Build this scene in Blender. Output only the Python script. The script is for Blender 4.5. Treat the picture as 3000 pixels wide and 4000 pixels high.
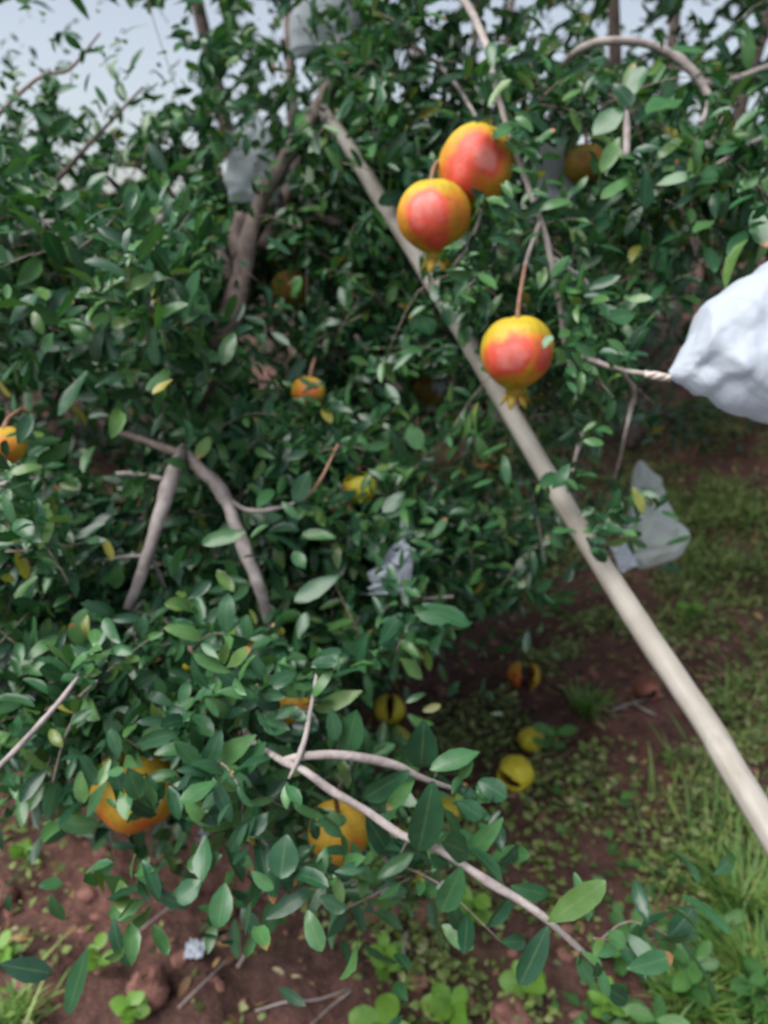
import bpy, math, random
import numpy as np
from math import radians, sin, cos, tan, pi
from mathutils import Vector, Matrix

for o in list(bpy.data.objects):
    bpy.data.objects.remove(o)
sc = bpy.context.scene
COL = sc.collection
random.seed(7)
RNG = np.random.default_rng(11)

# ------------------------------------------------------------------ camera
PITCH = radians(20.8); F = 2895.0; CAMZ = 1.25
cam_d = bpy.data.cameras.new('camera'); cam = bpy.data.objects.new('camera', cam_d); COL.objects.link(cam)
cam.location = (0, 0, CAMZ); cam.rotation_euler = (pi / 2 - PITCH, 0, 0)
cam_d.sensor_fit = 'VERTICAL'; cam_d.angle = 2 * math.atan(2000 / F)
cam_d.clip_start = 0.02; cam_d.clip_end = 500
cam_d.dof.use_dof = True; cam_d.dof.focus_distance = 0.44; cam_d.dof.aperture_fstop = cam_d.lens / 1000 / 0.0042
sc.camera = cam
# ------------------------------------------------------------------ sky and sun
SUN_EL, SUN_AZ = radians(60), radians(240)      # azimuth clockwise from +Y
w = bpy.data.worlds.new('World'); sc.world = w; w.use_nodes = True
nt = w.node_tree; nt.nodes.clear()
wo = nt.nodes.new('ShaderNodeOutputWorld'); bg = nt.nodes.new('ShaderNodeBackground')
sky = nt.nodes.new('ShaderNodeTexSky'); sky.sky_type = 'NISHITA'; sky.sun_disc = False
sky.sun_elevation = SUN_EL; sky.sun_rotation = SUN_AZ
sky.air_density = 1.0; sky.dust_density = 2.0; sky.ozone_density = 1.0
hs = nt.nodes.new('ShaderNodeHueSaturation'); hs.inputs['Saturation'].default_value = 0.5
nt.links.new(sky.outputs[0], hs.inputs['Color']); nt.links.new(hs.outputs[0], bg.inputs[0])
bg.inputs[1].default_value = 0.080
nt.links.new(bg.outputs[0], wo.inputs[0])
sl = bpy.data.lights.new('sun', 'SUN'); sl.energy = 2.6; sl.angle = radians(55); sl.color = (1, 0.98, 0.94)
so = bpy.data.objects.new('sun', sl); COL.objects.link(so)
sdir = Vector((sin(SUN_AZ) * cos(SUN_EL), cos(SUN_AZ) * cos(SUN_EL), sin(SUN_EL)))
so.rotation_euler = sdir.to_track_quat('Z', 'Y').to_euler(); so.location = (0, 0, 8)
sc.view_settings.view_transform = 'Standard'; sc.view_settings.look = 'None'
sc.view_settings.gamma = 1; sc.view_settings.exposure = 1.12
sc.cycles.max_bounces = 6; sc.cycles.diffuse_bounces = 2; sc.cycles.transmission_bounces = 4

# ------------------------------------------------------------------ placing
CAM = np.array([0, 0, CAMZ]); FW = np.array([0, cos(PITCH), -sin(PITCH)])
RT = np.array([1.0, 0, 0]); UP = np.array([0, sin(PITCH), cos(PITCH)])
def P(px, py, d):
    return CAM + d * (FW + (px - 1500) / F * RT + (2000 - py) / F * UP)
def pix(p):
    q = np.asarray(p) - CAM
    d = q @ FW
    d = np.where(np.abs(d) < 1e-4, 1e-4, d)
    return 1500 + F * (q @ RT) / d, 2000 - F * (q @ UP) / d, d
def _hash(i, j, s):
    n = np.sin(i * 127.1 + j * 311.7 + s * 74.7) * 43758.5453
    return n - np.floor(n)
def vnoise(x, y, s=0):
    i = np.floor(x); j = np.floor(y); fx = x - i; fy = y - j
    fx = fx * fx * (3 - 2 * fx); fy = fy * fy * (3 - 2 * fy)
    a = _hash(i, j, s); b = _hash(i + 1, j, s); c = _hash(i, j + 1, s); d = _hash(i + 1, j + 1, s)
    return (a * (1 - fx) + b * fx) * (1 - fy) + (c * (1 - fx) + d * fx) * fy
def fbm(x, y, s=0, o=4):
    t = 0; a = 0.5
    for k in range(o):
        t = t + a * vnoise(x, y, s + k); x = x * 2.03; y = y * 2.03; a *= 0.5
    return t
def sstep(a, b, x):
    t = np.clip((x - a) / (b - a), 0, 1); return t * t * (3 - 2 * t)
def height(x, y):
    x = np.asarray(x, float); y = np.asarray(y, float)
    h = 0.10 * (fbm(x * 1.3, y * 1.3, 3) - 0.5) + 0.085 * (fbm(x * 6, y * 6, 9) - 0.5) + 0.03 * (fbm(x * 22, y * 22, 5, 3) - 0.45)
    return h + 0.95 * sstep(0.75, 3.3, x) * sstep(1.0, 4.2, y)
def G(px, py, lift=0.0):
    r = FW + (px - 1500) / F * RT + (2000 - py) / F * UP
    t = 0.3
    for k in range(4000):
        p = CAM + t * r
        if p[2] <= float(height(p[0], p[1])): break
        t += 0.004
    return np.array([p[0], p[1], float(height(p[0], p[1])) + lift])

# ------------------------------------------------------------------ mesh helpers
def mesh_np(name, v, f, uv=None, smooth=True, attr=None):
    me = bpy.data.meshes.new(name)
    v = np.asarray(v, np.float32); f = np.asarray(f, np.int32)
    k = f.shape[1]
    me.vertices.add(len(v)); me.vertices.foreach_set('co', v.ravel())
    me.loops.add(f.size); me.loops.foreach_set('vertex_index', f.ravel())
    me.polygons.add(len(f)); me.polygons.foreach_set('loop_start', np.arange(0, f.size, k, dtype=np.int32))
    me.update(calc_edges=True)
    if smooth: me.polygons.foreach_set('use_smooth', np.ones(len(f), bool))
    if uv is not None:
        l = me.uv_layers.new(name='UVMap'); l.data.foreach_set('uv', np.asarray(uv, np.float32)[f.ravel()].ravel())
    if attr:
        for an, vals in attr.items():
            a = me.attributes.new(an, 'FLOAT', 'POINT'); a.data.foreach_set('value', np.asarray(vals, np.float32))
    return me
def obj(name, me, m=None, parent=None):
    o = bpy.data.objects.new(name, me); COL.objects.link(o)
    if m is not None: me.materials.append(m)
    if parent is not None:
        o.parent = parent
        o.matrix_parent_inverse = Matrix.Translation(-Vector(parent.location)) if parent.type == 'EMPTY' and parent.rotation_euler.to_matrix() == Matrix.Identity(3) else Matrix.Identity(4)
    return o
def tag(o, label=None, cat=None, group=None, kind=None):
    if label: o['label'] = label
    if cat: o['category'] = cat
    if group: o['group'] = group
    if kind: o['kind'] = kind
    return o
def thing(name, label, cat, loc=(0, 0, 0), group=None):
    o = bpy.data.objects.new(name, None); COL.objects.link(o); o.empty_display_size = 0.05
    o.location = tuple(float(a) for a in loc)
    return tag(o, label, cat, group)
def smooth_path(pts, rad, n=5):
    pts = np.asarray(pts, float); rad = np.asarray(rad, float)
    if len(pts) < 3:
        t = np.linspace(0, 1, n + 1)[:, None]
        return pts[0] * (1 - t) + pts[-1] * t, rad[0] * (1 - t[:, 0]) + rad[-1] * t[:, 0]
    q = np.vstack([2 * pts[0] - pts[1], pts, 2 * pts[-1] - pts[-2]])
    out = []; rr = []
    for i in range(len(pts) - 1):
        a, b, c, d = q[i:i + 4]
        for t in np.linspace(0, 1, n, endpoint=False):
            out.append(0.5 * (2 * b + (c - a) * t + (2 * a - 5 * b + 4 * c - d) * t * t + (3 * b - a - 3 * c + d) * t ** 3))
            rr.append(rad[i] * (1 - t) + rad[i + 1] * t)
    out.append(pts[-1]); rr.append(rad[-1])
    return np.array(out), np.array(rr)
def tube(pts, rad, sides=8, n=5, wob=0.0, seed=0, off=0):
    p, r = smooth_path(pts, rad, n)
    k = len(p); T = np.gradient(p, axis=0); T /= np.linalg.norm(T, axis=1)[:, None] + 1e-9
    ref = np.array([0.31, 0.77, 0.55])
    if abs(T.mean(0) @ ref) > 0.9 * np.linalg.norm(T.mean(0)): ref = np.array([0.9, -0.3, 0.2])
    N = np.cross(T, ref); N /= np.linalg.norm(N, axis=1)[:, None] + 1e-9
    B = np.cross(T, N)
    a = np.linspace(0, 2 * pi, sides, endpoint=False)
    R = r[:, None] * np.ones(sides)[None]
    if wob:
        s = np.arange(k)[:, None]
        R = R * (1 + wob * (vnoise(s * 0.9 + 0 * a[None], a[None] * 1.3 + seed * 7, seed) - 0.5) * 2 + wob * 0.8 * (vnoise(s * 0.31, 0 * s + seed, seed + 5) - 0.5) * 2)
    v = p[:, None] + R[..., None] * (np.cos(a)[None, :, None] * N[:, None] + np.sin(a)[None, :, None] * B[:, None])
    v = v.reshape(-1, 3)
    i = np.arange(k - 1)[:, None] * sides; j = np.arange(sides)[None]; j2 = (j + 1) % sides
    f = np.stack([i + j, i + j2, i + sides + j2, i + sides + j], -1).reshape(-1, 4)
    # caps: collapse to the end points
    e0 = len(v); v = np.vstack([v, p[0] - T[0] * r[0] * 0.3, p[-1] + T[-1] * r[-1] * 0.5])
    jj = np.arange(0, sides, 2)
    c0 = np.stack([jj * 0 + e0, (jj + 2) % sides, (jj + 1) % sides, jj], -1)
    b0 = (k - 1) * sides
    c1 = np.stack([jj * 0 + e0 + 1, b0 + jj, b0 + (jj + 1) % sides, b0 + (jj + 2) % sides], -1)
    f = np.vstack([f, c0, c1])
    return v, f + off
class Acc:
    def __init__(s): s.v = []; s.f = []; s.n = 0; s.uv = []
    def add(s, v, f, uv=None):
        s.v.append(v); s.f.append(f + s.n); s.n += len(v)
        s.uv.append(uv if uv is not None else np.zeros((len(v), 2)))
    def mesh(s, name, smooth=True):
        return mesh_np(name, np.vstack(s.v), np.vstack(s.f), np.vstack(s.uv), smooth)
def nrm(a):
    return a / (np.linalg.norm(a, axis=-1, keepdims=True) + 1e-9)
LOD = {
    0: (np.array([0, .12, .32, .55, .78, .93, 1.0]), np.array([.08, .40, .82, 1.0, .84, .46, .05]), 3),
    1: (np.array([0, .2, .5, .8, 1.0]), np.array([.1, .68, 1.0, .76, .08]), 3),
    2: (np.array([0, .45, 1.0]), np.array([.25, 1.0, .12]), 2),
}
def leaf_geo(o, ax, nm, L, W, curl, fold, lod=1, round_=None):
    """N leaves: base points, axes, normals, lengths, widths -> verts, quads, uv"""
    t, wp, c = LOD[lod]; n = len(o); s = len(t)
    ax = nrm(ax); nm = nrm(nm - (nm * ax).sum(1, keepdims=True) * ax); sd = np.cross(ax, nm)
    L = np.broadcast_to(L, (n,)); W = np.broadcast_to(W, (n,)); curl = np.broadcast_to(curl, (n,)); fold = np.broadcast_to(fold, (n,))
    u = np.linspace(-1, 1, c)
    X = t[None, :, None] * L[:, None, None] + 0 * u[None, None]
    Y = 0.5 * W[:, None, None] * wp[None, :, None] * u[None, None]
    Z = -curl[:, None, None] * (t ** 2)[None, :, None] * L[:, None, None] + fold[:, None, None] * np.abs(u)[None, None] * wp[None, :, None] * W[:, None, None] * 0.5
    if lod == 0:
        wav = np.sin(t[None] * 9 + o[:, :1] * 900)[:, :, None] * u[None, None] * 0.07 * W[:, None, None]
        Z = Z + wav
    v = o[:, None, None] + X[..., None] * ax[:, None, None] + Y[..., None] * sd[:, None, None] + Z[..., None] * nm[:, None, None]
    uv = np.stack([np.broadcast_to((u[None, None] + 1) / 2, (n, s, c)), np.broadcast_to(t[None, :, None], (n, s, c))], -1)
    i = np.arange(s - 1)[:, None] * c; j = np.arange(c - 1)[None]
    q = np.stack([i + j, i + j + 1, i + c + j + 1, i + c + j], -1).reshape(-1, 4)
    f = (q[None] + (np.arange(n) * s * c)[:, None, None]).reshape(-1, 4)
    return v.reshape(-1, 3), f, uv.reshape(-1, 2)

# ------------------------------------------------------------------ materials
def mat(name, rough=0.6, spec=0.5):
    m = bpy.data.materials.new(name); m.use_nodes = True
    b = m.node_tree.nodes['Principled BSDF']
    b.inputs['Roughness'].default_value = rough; b.inputs['Specular IOR Level'].default_value = spec
    return m, m.node_tree, b
def ramp(nt, stops, src=None):
    r = nt.nodes.new('ShaderNodeValToRGB'); cr = r.color_ramp
    while len(cr.elements) < len(stops): cr.elements.new(0.5)
    for e, (p, c) in zip(cr.elements, stops): e.position = p; e.color = (*c, 1)
    if src is not None: nt.links.new(src, r.inputs[0])
    return r
def noise(nt, scale, detail=4, coord='Object', rough=0.6, vec=None):
    n = nt.nodes.new('ShaderNodeTexNoise'); n.inputs['Scale'].default_value = scale
    n.inputs['Detail'].default_value = detail; n.inputs['Roughness'].default_value = rough
    if vec is None:
        tc = nt.nodes.new('ShaderNodeTexCoord'); vec = tc.outputs[coord]
    nt.links.new(vec, n.inputs['Vector']); return n
def mixc(nt, fac, a, b, mode='MIX'):
    m = nt.nodes.new('ShaderNodeMix'); m.data_type = 'RGBA'; m.blend_type = mode
    for s, x in ((0, fac), (6, a), (7, b)):
        if hasattr(x, 'links') or hasattr(x, 'is_linked'): nt.links.new(x, m.inputs[s])
        elif isinstance(x, tuple): m.inputs[s].default_value = (*x, 1)
        else: m.inputs[s].default_value = x
    return m.outputs[2]
def bump(nt, b, src, strength=0.4, dist=0.01):
    k = nt.nodes.new('ShaderNodeBump'); k.inputs['Strength'].default_value = strength; k.inputs['Distance'].default_value = dist
    nt.links.new(src, k.inputs['Height']); nt.links.new(k.outputs[0], b.inputs['Normal'])
def leaf_mat(name, stops, rough=0.30, trans=0.18, rib=0.2, tip=True):
    m, nt, b = mat(name, rough, 0.5)
    g = nt.nodes.new('ShaderNodeNewGeometry')
    r = ramp(nt, stops, g.outputs['Random Per Island'])
    uv = nt.nodes.new('ShaderNodeUVMap'); sp = nt.nodes.new('ShaderNodeSeparateXYZ'); nt.links.new(uv.outputs[0], sp.inputs[0])
    a = nt.nodes.new('ShaderNodeMath'); a.operation = 'SUBTRACT'; a.inputs[1].default_value = 0.5; nt.links.new(sp.outputs[0], a.inputs[0])
    c = nt.nodes.new('ShaderNodeMath'); c.operation = 'ABSOLUTE'; nt.links.new(a.outputs[0], c.inputs[0])
    rr = ramp(nt, [(0.0, (rib,) * 3), (0.07, (0, 0, 0))], c.outputs[0])
    col = mixc(nt, rr.outputs[0], r.outputs[0], (0.22, 0.30, 0.13))
    nz = noise(nt, 60, 3)
    col = mixc(nt, 0.35, col, ramp(nt, [(0.3, (0.5, 0.5, 0.5)), (0.7, (1.3, 1.3, 1.2))], nz.outputs[0]).outputs[0], 'MULTIPLY')
    if tip:   # scorched tips on some leaves
        mu = nt.nodes.new('ShaderNodeMath'); mu.operation = 'MULTIPLY_ADD'; mu.inputs[1].default_value = 7.3; mu.inputs[2].default_value = 0
        nt.links.new(g.outputs['Random Per Island'], mu.inputs[0])
        fr = nt.nodes.new('ShaderNodeMath'); fr.operation = 'FRACT'; nt.links.new(mu.outputs[0], fr.inputs[0])
        sr = ramp(nt, [(0.96, (0, 0, 0)), (0.97, (1, 1, 1))], fr.outputs[0])
        tr = ramp(nt, [(0.82, (0, 0, 0)), (0.9, (1, 1, 1))], sp.outputs[1])
        mm = nt.nodes.new('ShaderNodeMath'); mm.operation = 'MULTIPLY'; nt.links.new(sr.outputs[0], mm.inputs[0]); nt.links.new(tr.outputs[0], mm.inputs[1])
        col = mixc(nt, mm.outputs[0], col, (0.30, 0.15, 0.06))
    nt.links.new(col, b.inputs['Base Color'])
    if trans > 0:
        t = nt.nodes.new('ShaderNodeBsdfTranslucent'); nt.links.new(mixc(nt, 1.0, col, (1.3, 1.6, 0.6), 'MULTIPLY'), t.inputs[0])
        mx = nt.nodes.new('ShaderNodeMixShader'); mx.inputs[0].default_value = trans
        nt.links.new(b.outputs[0], mx.inputs[1]); nt.links.new(t.outputs[0], mx.inputs[2])
        nt.links.new(mx.outputs[0], nt.nodes['Material Output'].inputs[0])
    return m
GREENS = [(0.0, (0.012, 0.050, 0.026)), (0.3, (0.024, 0.088, 0.040)), (0.6, (0.040, 0.130, 0.050)), (0.9, (0.074, 0.185, 0.058)), (0.985, (0.11, 0.19, 0.05)), (1.0, (0.30, 0.26, 0.05))]
M_LEAF = leaf_mat('pomegranate_leaf', GREENS)
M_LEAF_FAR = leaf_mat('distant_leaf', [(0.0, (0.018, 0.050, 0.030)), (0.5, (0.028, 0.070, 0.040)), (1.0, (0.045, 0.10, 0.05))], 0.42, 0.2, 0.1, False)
M_LIME = leaf_mat('young_weed_leaf', [(0.0, (0.11, 0.26, 0.03)), (1.0, (0.20, 0.38, 0.06))], 0.5, 0.3, 0.2, False)
M_WEED = leaf_mat('weed_leaf', [(0.0, (0.035, 0.12, 0.03)), (0.6, (0.07, 0.19, 0.045)), (1.0, (0.11, 0.25, 0.06))], 0.5, 0.3, 0.25, False)
M_MOSS = leaf_mat('ground_cover_leaf', [(0.0, (0.06, 0.075, 0.022)), (0.4, (0.115, 0.16, 0.04)), (0.75, (0.18, 0.26, 0.06)), (1.0, (0.30, 0.30, 0.15))], 0.6, 0.15, 0.0, False)
M_GRASS = leaf_mat('grass_blade', [(0.0, (0.06, 0.14, 0.03)), (0.6, (0.13, 0.26, 0.05)), (1.0, (0.26, 0.32, 0.09))], 0.5, 0.25, 0.1, False)
M_DRYGRASS = leaf_mat('dry_grass_blade', [(0.0, (0.22, 0.20, 0.10)), (1.0, (0.38, 0.34, 0.22))], 0.7, 0.1, 0.0, False)
M_LITTER = leaf_mat('dead_leaf', [(0.0, (0.09, 0.045, 0.025)), (0.45, (0.20, 0.11, 0.05)), (0.75, (0.33, 0.22, 0.10)), (0.93, (0.42, 0.33, 0.12)), (1.0, (0.45, 0.42, 0.36))], 0.7, 0.1, 0.0, False)
def bark_mat(name, c1, c2):
    m, nt, b = mat(name, 0.8, 0.3)
    n1 = noise(nt, 45, 5); n2 = noise(nt, 14, 3)
    col = mixc(nt, n2.outputs[0], c1, c2)
    col = mixc(nt, 0.7, col, ramp(nt, [(0.3, (0.4, 0.37, 0.35)), (0.7, (1.3, 1.27, 1.27))], n1.outputs[0]).outputs[0], 'MULTIPLY')
    nt.links.new(col, b.inputs['Base Color']); bump(nt, b, n1.outputs[0], 0.9, 0.004)
    return m
M_BARK = bark_mat('pomegranate_bark', (0.19, 0.145, 0.13), (0.33, 0.265, 0.24))
M_TWIG = bark_mat('twig_bark', (0.26, 0.225, 0.215), (0.45, 0.405, 0.39))
M_REDTWIG = bark_mat('young_twig_bark', (0.26, 0.12, 0.08), (0.36, 0.22, 0.16))
# ground
M_SOIL, nt, b = mat('red_soil', 0.9, 0.2)
n1 = noise(nt, 2.2, 5); n2 = noise(nt, 28, 6); n3 = noise(nt, 130, 4)
col = ramp(nt, [(0.25, (0.026, 0.017, 0.014)), (0.5, (0.10, 0.053, 0.044)), (0.75, (0.20, 0.092, 0.074))], n1.outputs[0]).outputs[0]
col = mixc(nt, 0.85, col, ramp(nt, [(0.3, (0.45, 0.45, 0.45)), (0.52, (1, 1, 1)), (0.75, (1.5, 1.4, 1.35))], n2.outputs[0]).outputs[0], 'MULTIPLY')
col = mixc(nt, 0.6, col, ramp(nt, [(0.35, (0.6, 0.6, 0.6)), (0.68, (1.3, 1.3, 1.3))], n3.outputs[0]).outputs[0], 'MULTIPLY')
n4 = noise(nt, 5.5, 4)
col = mixc(nt, ramp(nt, [(0.58, (0, 0, 0)), (0.70, (0.45, 0.45, 0.45))], n4.outputs[0]).outputs[0], col, (0.045, 0.060, 0.018))
nt.links.new(col, b.inputs['Base Color']); bump(nt, b, n2.outputs[0], 0.8, 0.02)
M_CLOD, nt, b = mat('clay_clod', 0.9, 0.2)
n1 = noise(nt, 40, 6)
nt.links.new(ramp(nt, [(0.3, (0.12, 0.055, 0.045)), (0.7, (0.30, 0.15, 0.12))], n1.outputs[0]).outputs[0], b.inputs['Base Color']); bump(nt, b, n1.outputs[0], 0.9, 0.01)
# prop pole
M_POLE, nt, b = mat('weathered_pole_wood', 0.65, 0.3)
tc = nt.nodes.new('ShaderNodeTexCoord'); mp = nt.nodes.new('ShaderNodeMapping'); mp.inputs['Scale'].default_value = (110, 110, 3.0)
nt.links.new(tc.outputs['Object'], mp.inputs[0])
n1 = noise(nt, 1.0, 5, vec=mp.outputs[0]); n2 = noise(nt, 7, 4); n3 = noise(nt, 60, 3)
col = mixc(nt, n1.outputs[0], (0.22, 0.19, 0.155), (0.44, 0.425, 0.39))
col = mixc(nt, 0.6, col, ramp(nt, [(0.34, (0.62, 0.58, 0.52)), (0.56, (1.08, 1.08, 1.1))], n2.outputs[0]).outputs[0], 'MULTIPLY')
col = mixc(nt, ramp(nt, [(0.62, (0, 0, 0)), (0.72, (0.4, 0.4, 0.4))], n3.outputs[0]).outputs[0], col, (0.25, 0.27, 0.17))
nt.links.new(col, b.inputs['Base Color']); bump(nt, b, n1.outputs[0], 0.25, 0.003)
# fruit
def fruit_mat(name, base, mid, red, pale, rough=0.58):
    m, nt, b = mat(name, rough, 0.45)
    at = nt.nodes.new('ShaderNodeAttribute'); at.attribute_name = 'blush'  # red flush of the skin, plus painted highlights on the ripe fruit
    n1 = noise(nt, 22, 4); n2 = noise(nt, 160, 3)
    ad = nt.nodes.new('ShaderNodeMath'); ad.operation = 'MULTIPLY_ADD'; ad.inputs[1].default_value = 0.75; nt.links.new(n1.outputs[0], ad.inputs[0])
    nt.links.new(at.outputs['Fac'], ad.inputs[2])
    sb = nt.nodes.new('ShaderNodeMath'); sb.operation = 'SUBTRACT'; sb.inputs[1].default_value = 0.375; nt.links.new(ad.outputs[0], sb.inputs[0])
    r = ramp(nt, [(0.02, base), (0.36, mid), (0.70, red), (1.0, pale)], sb.outputs[0])
    st = noise(nt, 55, 5, rough=.7)
    col = mixc(nt, .55, r.outputs[0], ramp(nt, [(0.32, (0.72, 0.66, 0.6)), (0.62, (1.12, 1.08, 1.05))], st.outputs[0]).outputs[0], 'MULTIPLY')
    r = None
    col = mixc(nt, ramp(nt, [(0.58, (0, 0, 0)), (0.70, (0.55, 0.55, 0.55))], n2.outputs[0]).outputs[0], col, (0.24, 0.13, 0.03))
    n5 = noise(nt, 34, 6, rough=.75)
    col = mixc(nt, ramp(nt, [(0.63, (0, 0, 0)), (0.68, (0.7, 0.7, 0.7))], n5.outputs[0]).outputs[0], col, (0.22, 0.13, 0.06))
    nt.links.new(col, b.inputs['Base Color'])
    b.inputs['Coat Weight'].default_value = 0.0; b.inputs['Coat Roughness'].default_value = 0.35
    bump(nt, b, n2.outputs[0], 0.12, 0.002)
    return m
M_FRUIT = fruit_mat('ripe_pomegranate_skin', (0.47, 0.35, 0.02), (0.60, 0.23, 0.022), (0.68, 0.075, 0.05), (0.66, 0.22, 0.19))  # pale stop is a pink highlight painted into the skin colour
M_ORANGE = fruit_mat('orange_pomegranate_skin', (0.52, 0.33, 0.03), (0.60, 0.22, 0.025), (0.56, 0.11, 0.022), (0.56, 0.19, 0.07))
M_YELLOW = fruit_mat('yellow_pomegranate_skin', (0.55, 0.48, 0.03), (0.58, 0.45, 0.04), (0.55, 0.33, 0.05), (0.55, 0.30, 0.10), 0.55)
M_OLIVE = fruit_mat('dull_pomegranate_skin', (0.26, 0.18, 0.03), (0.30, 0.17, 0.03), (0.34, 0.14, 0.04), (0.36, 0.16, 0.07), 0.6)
M_FLESH, nt, b = mat('dark_red_seeds', 0.35, 0.5)
vo = nt.nodes.new('ShaderNodeTexVoronoi'); vo.inputs['Scale'].default_value = 90
tc = nt.nodes.new('ShaderNodeTexCoord'); nt.links.new(tc.outputs['Object'], vo.inputs['Vector'])
nt.links.new(ramp(nt, [(0.1, (0.16, 0.015, 0.015)), (0.6, (0.03, 0.006, 0.006))], vo.outputs['Distance']).outputs[0], b.inputs['Base Color']); bump(nt, b, vo.outputs['Distance'], 1.0, -0.006)
M_CALYX, nt, b = mat('fruit_calyx', 0.55, 0.4)
n1 = noise(nt, 50, 3); nt.links.new(mixc(nt, n1.outputs[0], (0.30, 0.17, 0.03), (0.46, 0.35, 0.04)), b.inputs['Base Color'])
def paper(name, c, alpha=1.0, trans=0.42, rough=0.55):
    m, nt, b = mat(name, rough, 0.35)
    n1 = noise(nt, 30, 4)
    col = mixc(nt, n1.outputs[0], tuple(x * 0.90 for x in c), c)
    tc = nt.nodes.new('ShaderNodeTexCoord'); n2 = noise(nt, 9, 3)
    mv = nt.nodes.new('ShaderNodeMix'); mv.data_type = 'VECTOR'; mv.inputs[0].default_value = .12
    nt.links.new(tc.outputs['Object'], mv.inputs[4]); nt.links.new(n2.outputs['Color'], mv.inputs[5])
    vo = nt.nodes.new('ShaderNodeTexVoronoi'); vo.inputs['Scale'].default_value = 24; nt.links.new(mv.outputs[1], vo.inputs['Vector'])
    vo2 = nt.nodes.new('ShaderNodeTexVoronoi'); vo2.inputs['Scale'].default_value = 60; nt.links.new(mv.outputs[1], vo2.inputs['Vector'])
    ad = nt.nodes.new('ShaderNodeMath'); ad.operation = 'MULTIPLY_ADD'; ad.inputs[1].default_value = .3; nt.links.new(vo2.outputs['Distance'], ad.inputs[0]); nt.links.new(vo.outputs['Distance'], ad.inputs[2])
    nt.links.new(col, b.inputs['Base Color']); bump(nt, b, ad.outputs[0], 0.12, 0.02)
    t = nt.nodes.new('ShaderNodeBsdfTranslucent'); nt.links.new(col, t.inputs[0])
    mx = nt.nodes.new('ShaderNodeMixShader'); mx.inputs[0].default_value = trans
    nt.links.new(b.outputs[0], mx.inputs[1]); nt.links.new(t.outputs[0], mx.inputs[2]); out = mx.outputs[0]
    if alpha < 1:
        tr = nt.nodes.new('ShaderNodeBsdfTransparent'); m2 = nt.nodes.new('ShaderNodeMixShader'); m2.inputs[0].default_value = alpha
        nt.links.new(tr.outputs[0], m2.inputs[1]); nt.links.new(out, m2.inputs[2]); out = m2.outputs[0]
    nt.links.new(out, nt.nodes['Material Output'].inputs[0])
    return m
M_BAG = paper('white_fruit_bag', (0.62, 0.68, 0.76))
M_GREYBAG = paper('greyish_fruit_bag', (0.66, 0.72, 0.76), 1.0, 0.4)
M_FILM = paper('milky_bag_film', (0.64, 0.70, 0.68), 0.9, 0.35, 0.4)
M_NECK = paper('twisted_paper', (0.60, 0.52, 0.47), 1.0, 0.1)

# ------------------------------------------------------------------ ground
xs = np.concatenate([np.linspace(-60, -4.1, 14), np.linspace(-4, -1.9, 40), np.linspace(-1.88, 2.4, 260), np.linspace(2.42, 5, 60), np.linspace(5.2, 60, 14)])
ys = np.concatenate([np.linspace(-30, -1.1, 10), np.linspace(-1, 0.4, 30), np.linspace(0.42, 4.2, 240), np.linspace(4.25, 9, 70), np.linspace(9.5, 150, 18)])
X, Y = np.meshgrid(xs, ys); Z = height(X, Y)
gv = np.stack([X, Y, Z], -1).reshape(-1, 3); nx = len(xs)
i = np.arange(len(ys) - 1)[:, None] * nx; j = np.arange(nx - 1)[None]
gf = np.stack([i + j, i + j + 1, i + nx + j + 1, i + nx + j], -1).reshape(-1, 4)
tag(obj('ground', mesh_np('ground', gv, gf), M_SOIL), kind='structure')

# ------------------------------------------------------------------ trees
POLE = [(1262, 430), (1380, 600), (1470, 750), (1640, 1015), (1810, 1300), (2010, 1640), (2200, 1960), (2368, 2235), (2548, 2515), (2775, 2850), (3020, 3260)]
INF = 1e6
ZONES = []          # (points, radius px, depth limit, keep share): leaves nearer than the limit are pruned there
def zone(pts, r, lim, keep=0.0): ZONES.append((np.array(pts, float), r, lim, keep))
def prune(o, ax, L):
    n = len(o); dirn = nrm(ax); L = np.reshape(L, (-1, 1))
    samples = [pix(o + dirn * L * t) for t in (.15, .5, .85)]
    ok = (samples[1][2] > 0.42) | (samples[1][2] < -0.6)
    rnd = RNG.random(n)
    for pts, r, lim, keep in ZONES:
        rr = r * (0.8 + 0.45 * vnoise(samples[1][0] / 90, samples[1][1] / 90, 3)); hit = np.zeros(n, bool)
        for kk, (px, py, d) in enumerate(samples):
            if r > 34 and kk != 1 and lim < INF: continue
            q = np.stack([px, py], 1); best = np.full(n, 1e9)
            if len(pts) == 1: best = np.hypot(px - pts[0, 0], py - pts[0, 1])
            for a, b_ in zip(pts[:-1], pts[1:]):
                ab = b_ - a; t = np.clip(((q - a) @ ab) / (ab @ ab + 1e-9), 0, 1)
                best = np.minimum(best, np.linalg.norm(q - (a + t[:, None] * ab), axis=1))
            hit |= (best < rr) & (d < lim) & (d > 0)
        ok &= ~(hit & (rnd > keep))
    return ok
zone(POLE[:5], 62, 1.5, 0.06); zone(POLE[4:8], 80, 1.25, 0.06); zone(POLE[7:], 190, 1.2)
for (x, y, r) in ((1690, 840, 150), (1860, 650, 150), (2018, 1375, 175)): zone([(x, y)], r + 35, 1.1)
zone([(1705, 1010)], 60, 1.3); zone([(1990, 1555)], 60, 1.3)
zone([(520, 3130)], 190, 0.9, 0.10); zone([(1320, 3240)], 150, 0.9, 0.05)
zone([(1150, 2765)], 70, 1.1, .1); zone([(1205, 1530)], 60, 1.4, .1); zone([(1150, 1100)], 70, 1.7, .15); zone([(1410, 1900), (1345, 1970)], 70, 1.4, .15); zone([(1670, 1520)], 70, 1.7)
zone([(40, 1730)], 70, 1.0, .1); zone([(2280, 640)], 90, 1.3, .15); zone([(2160, 650)], 110, 1.35, .12)
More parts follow.
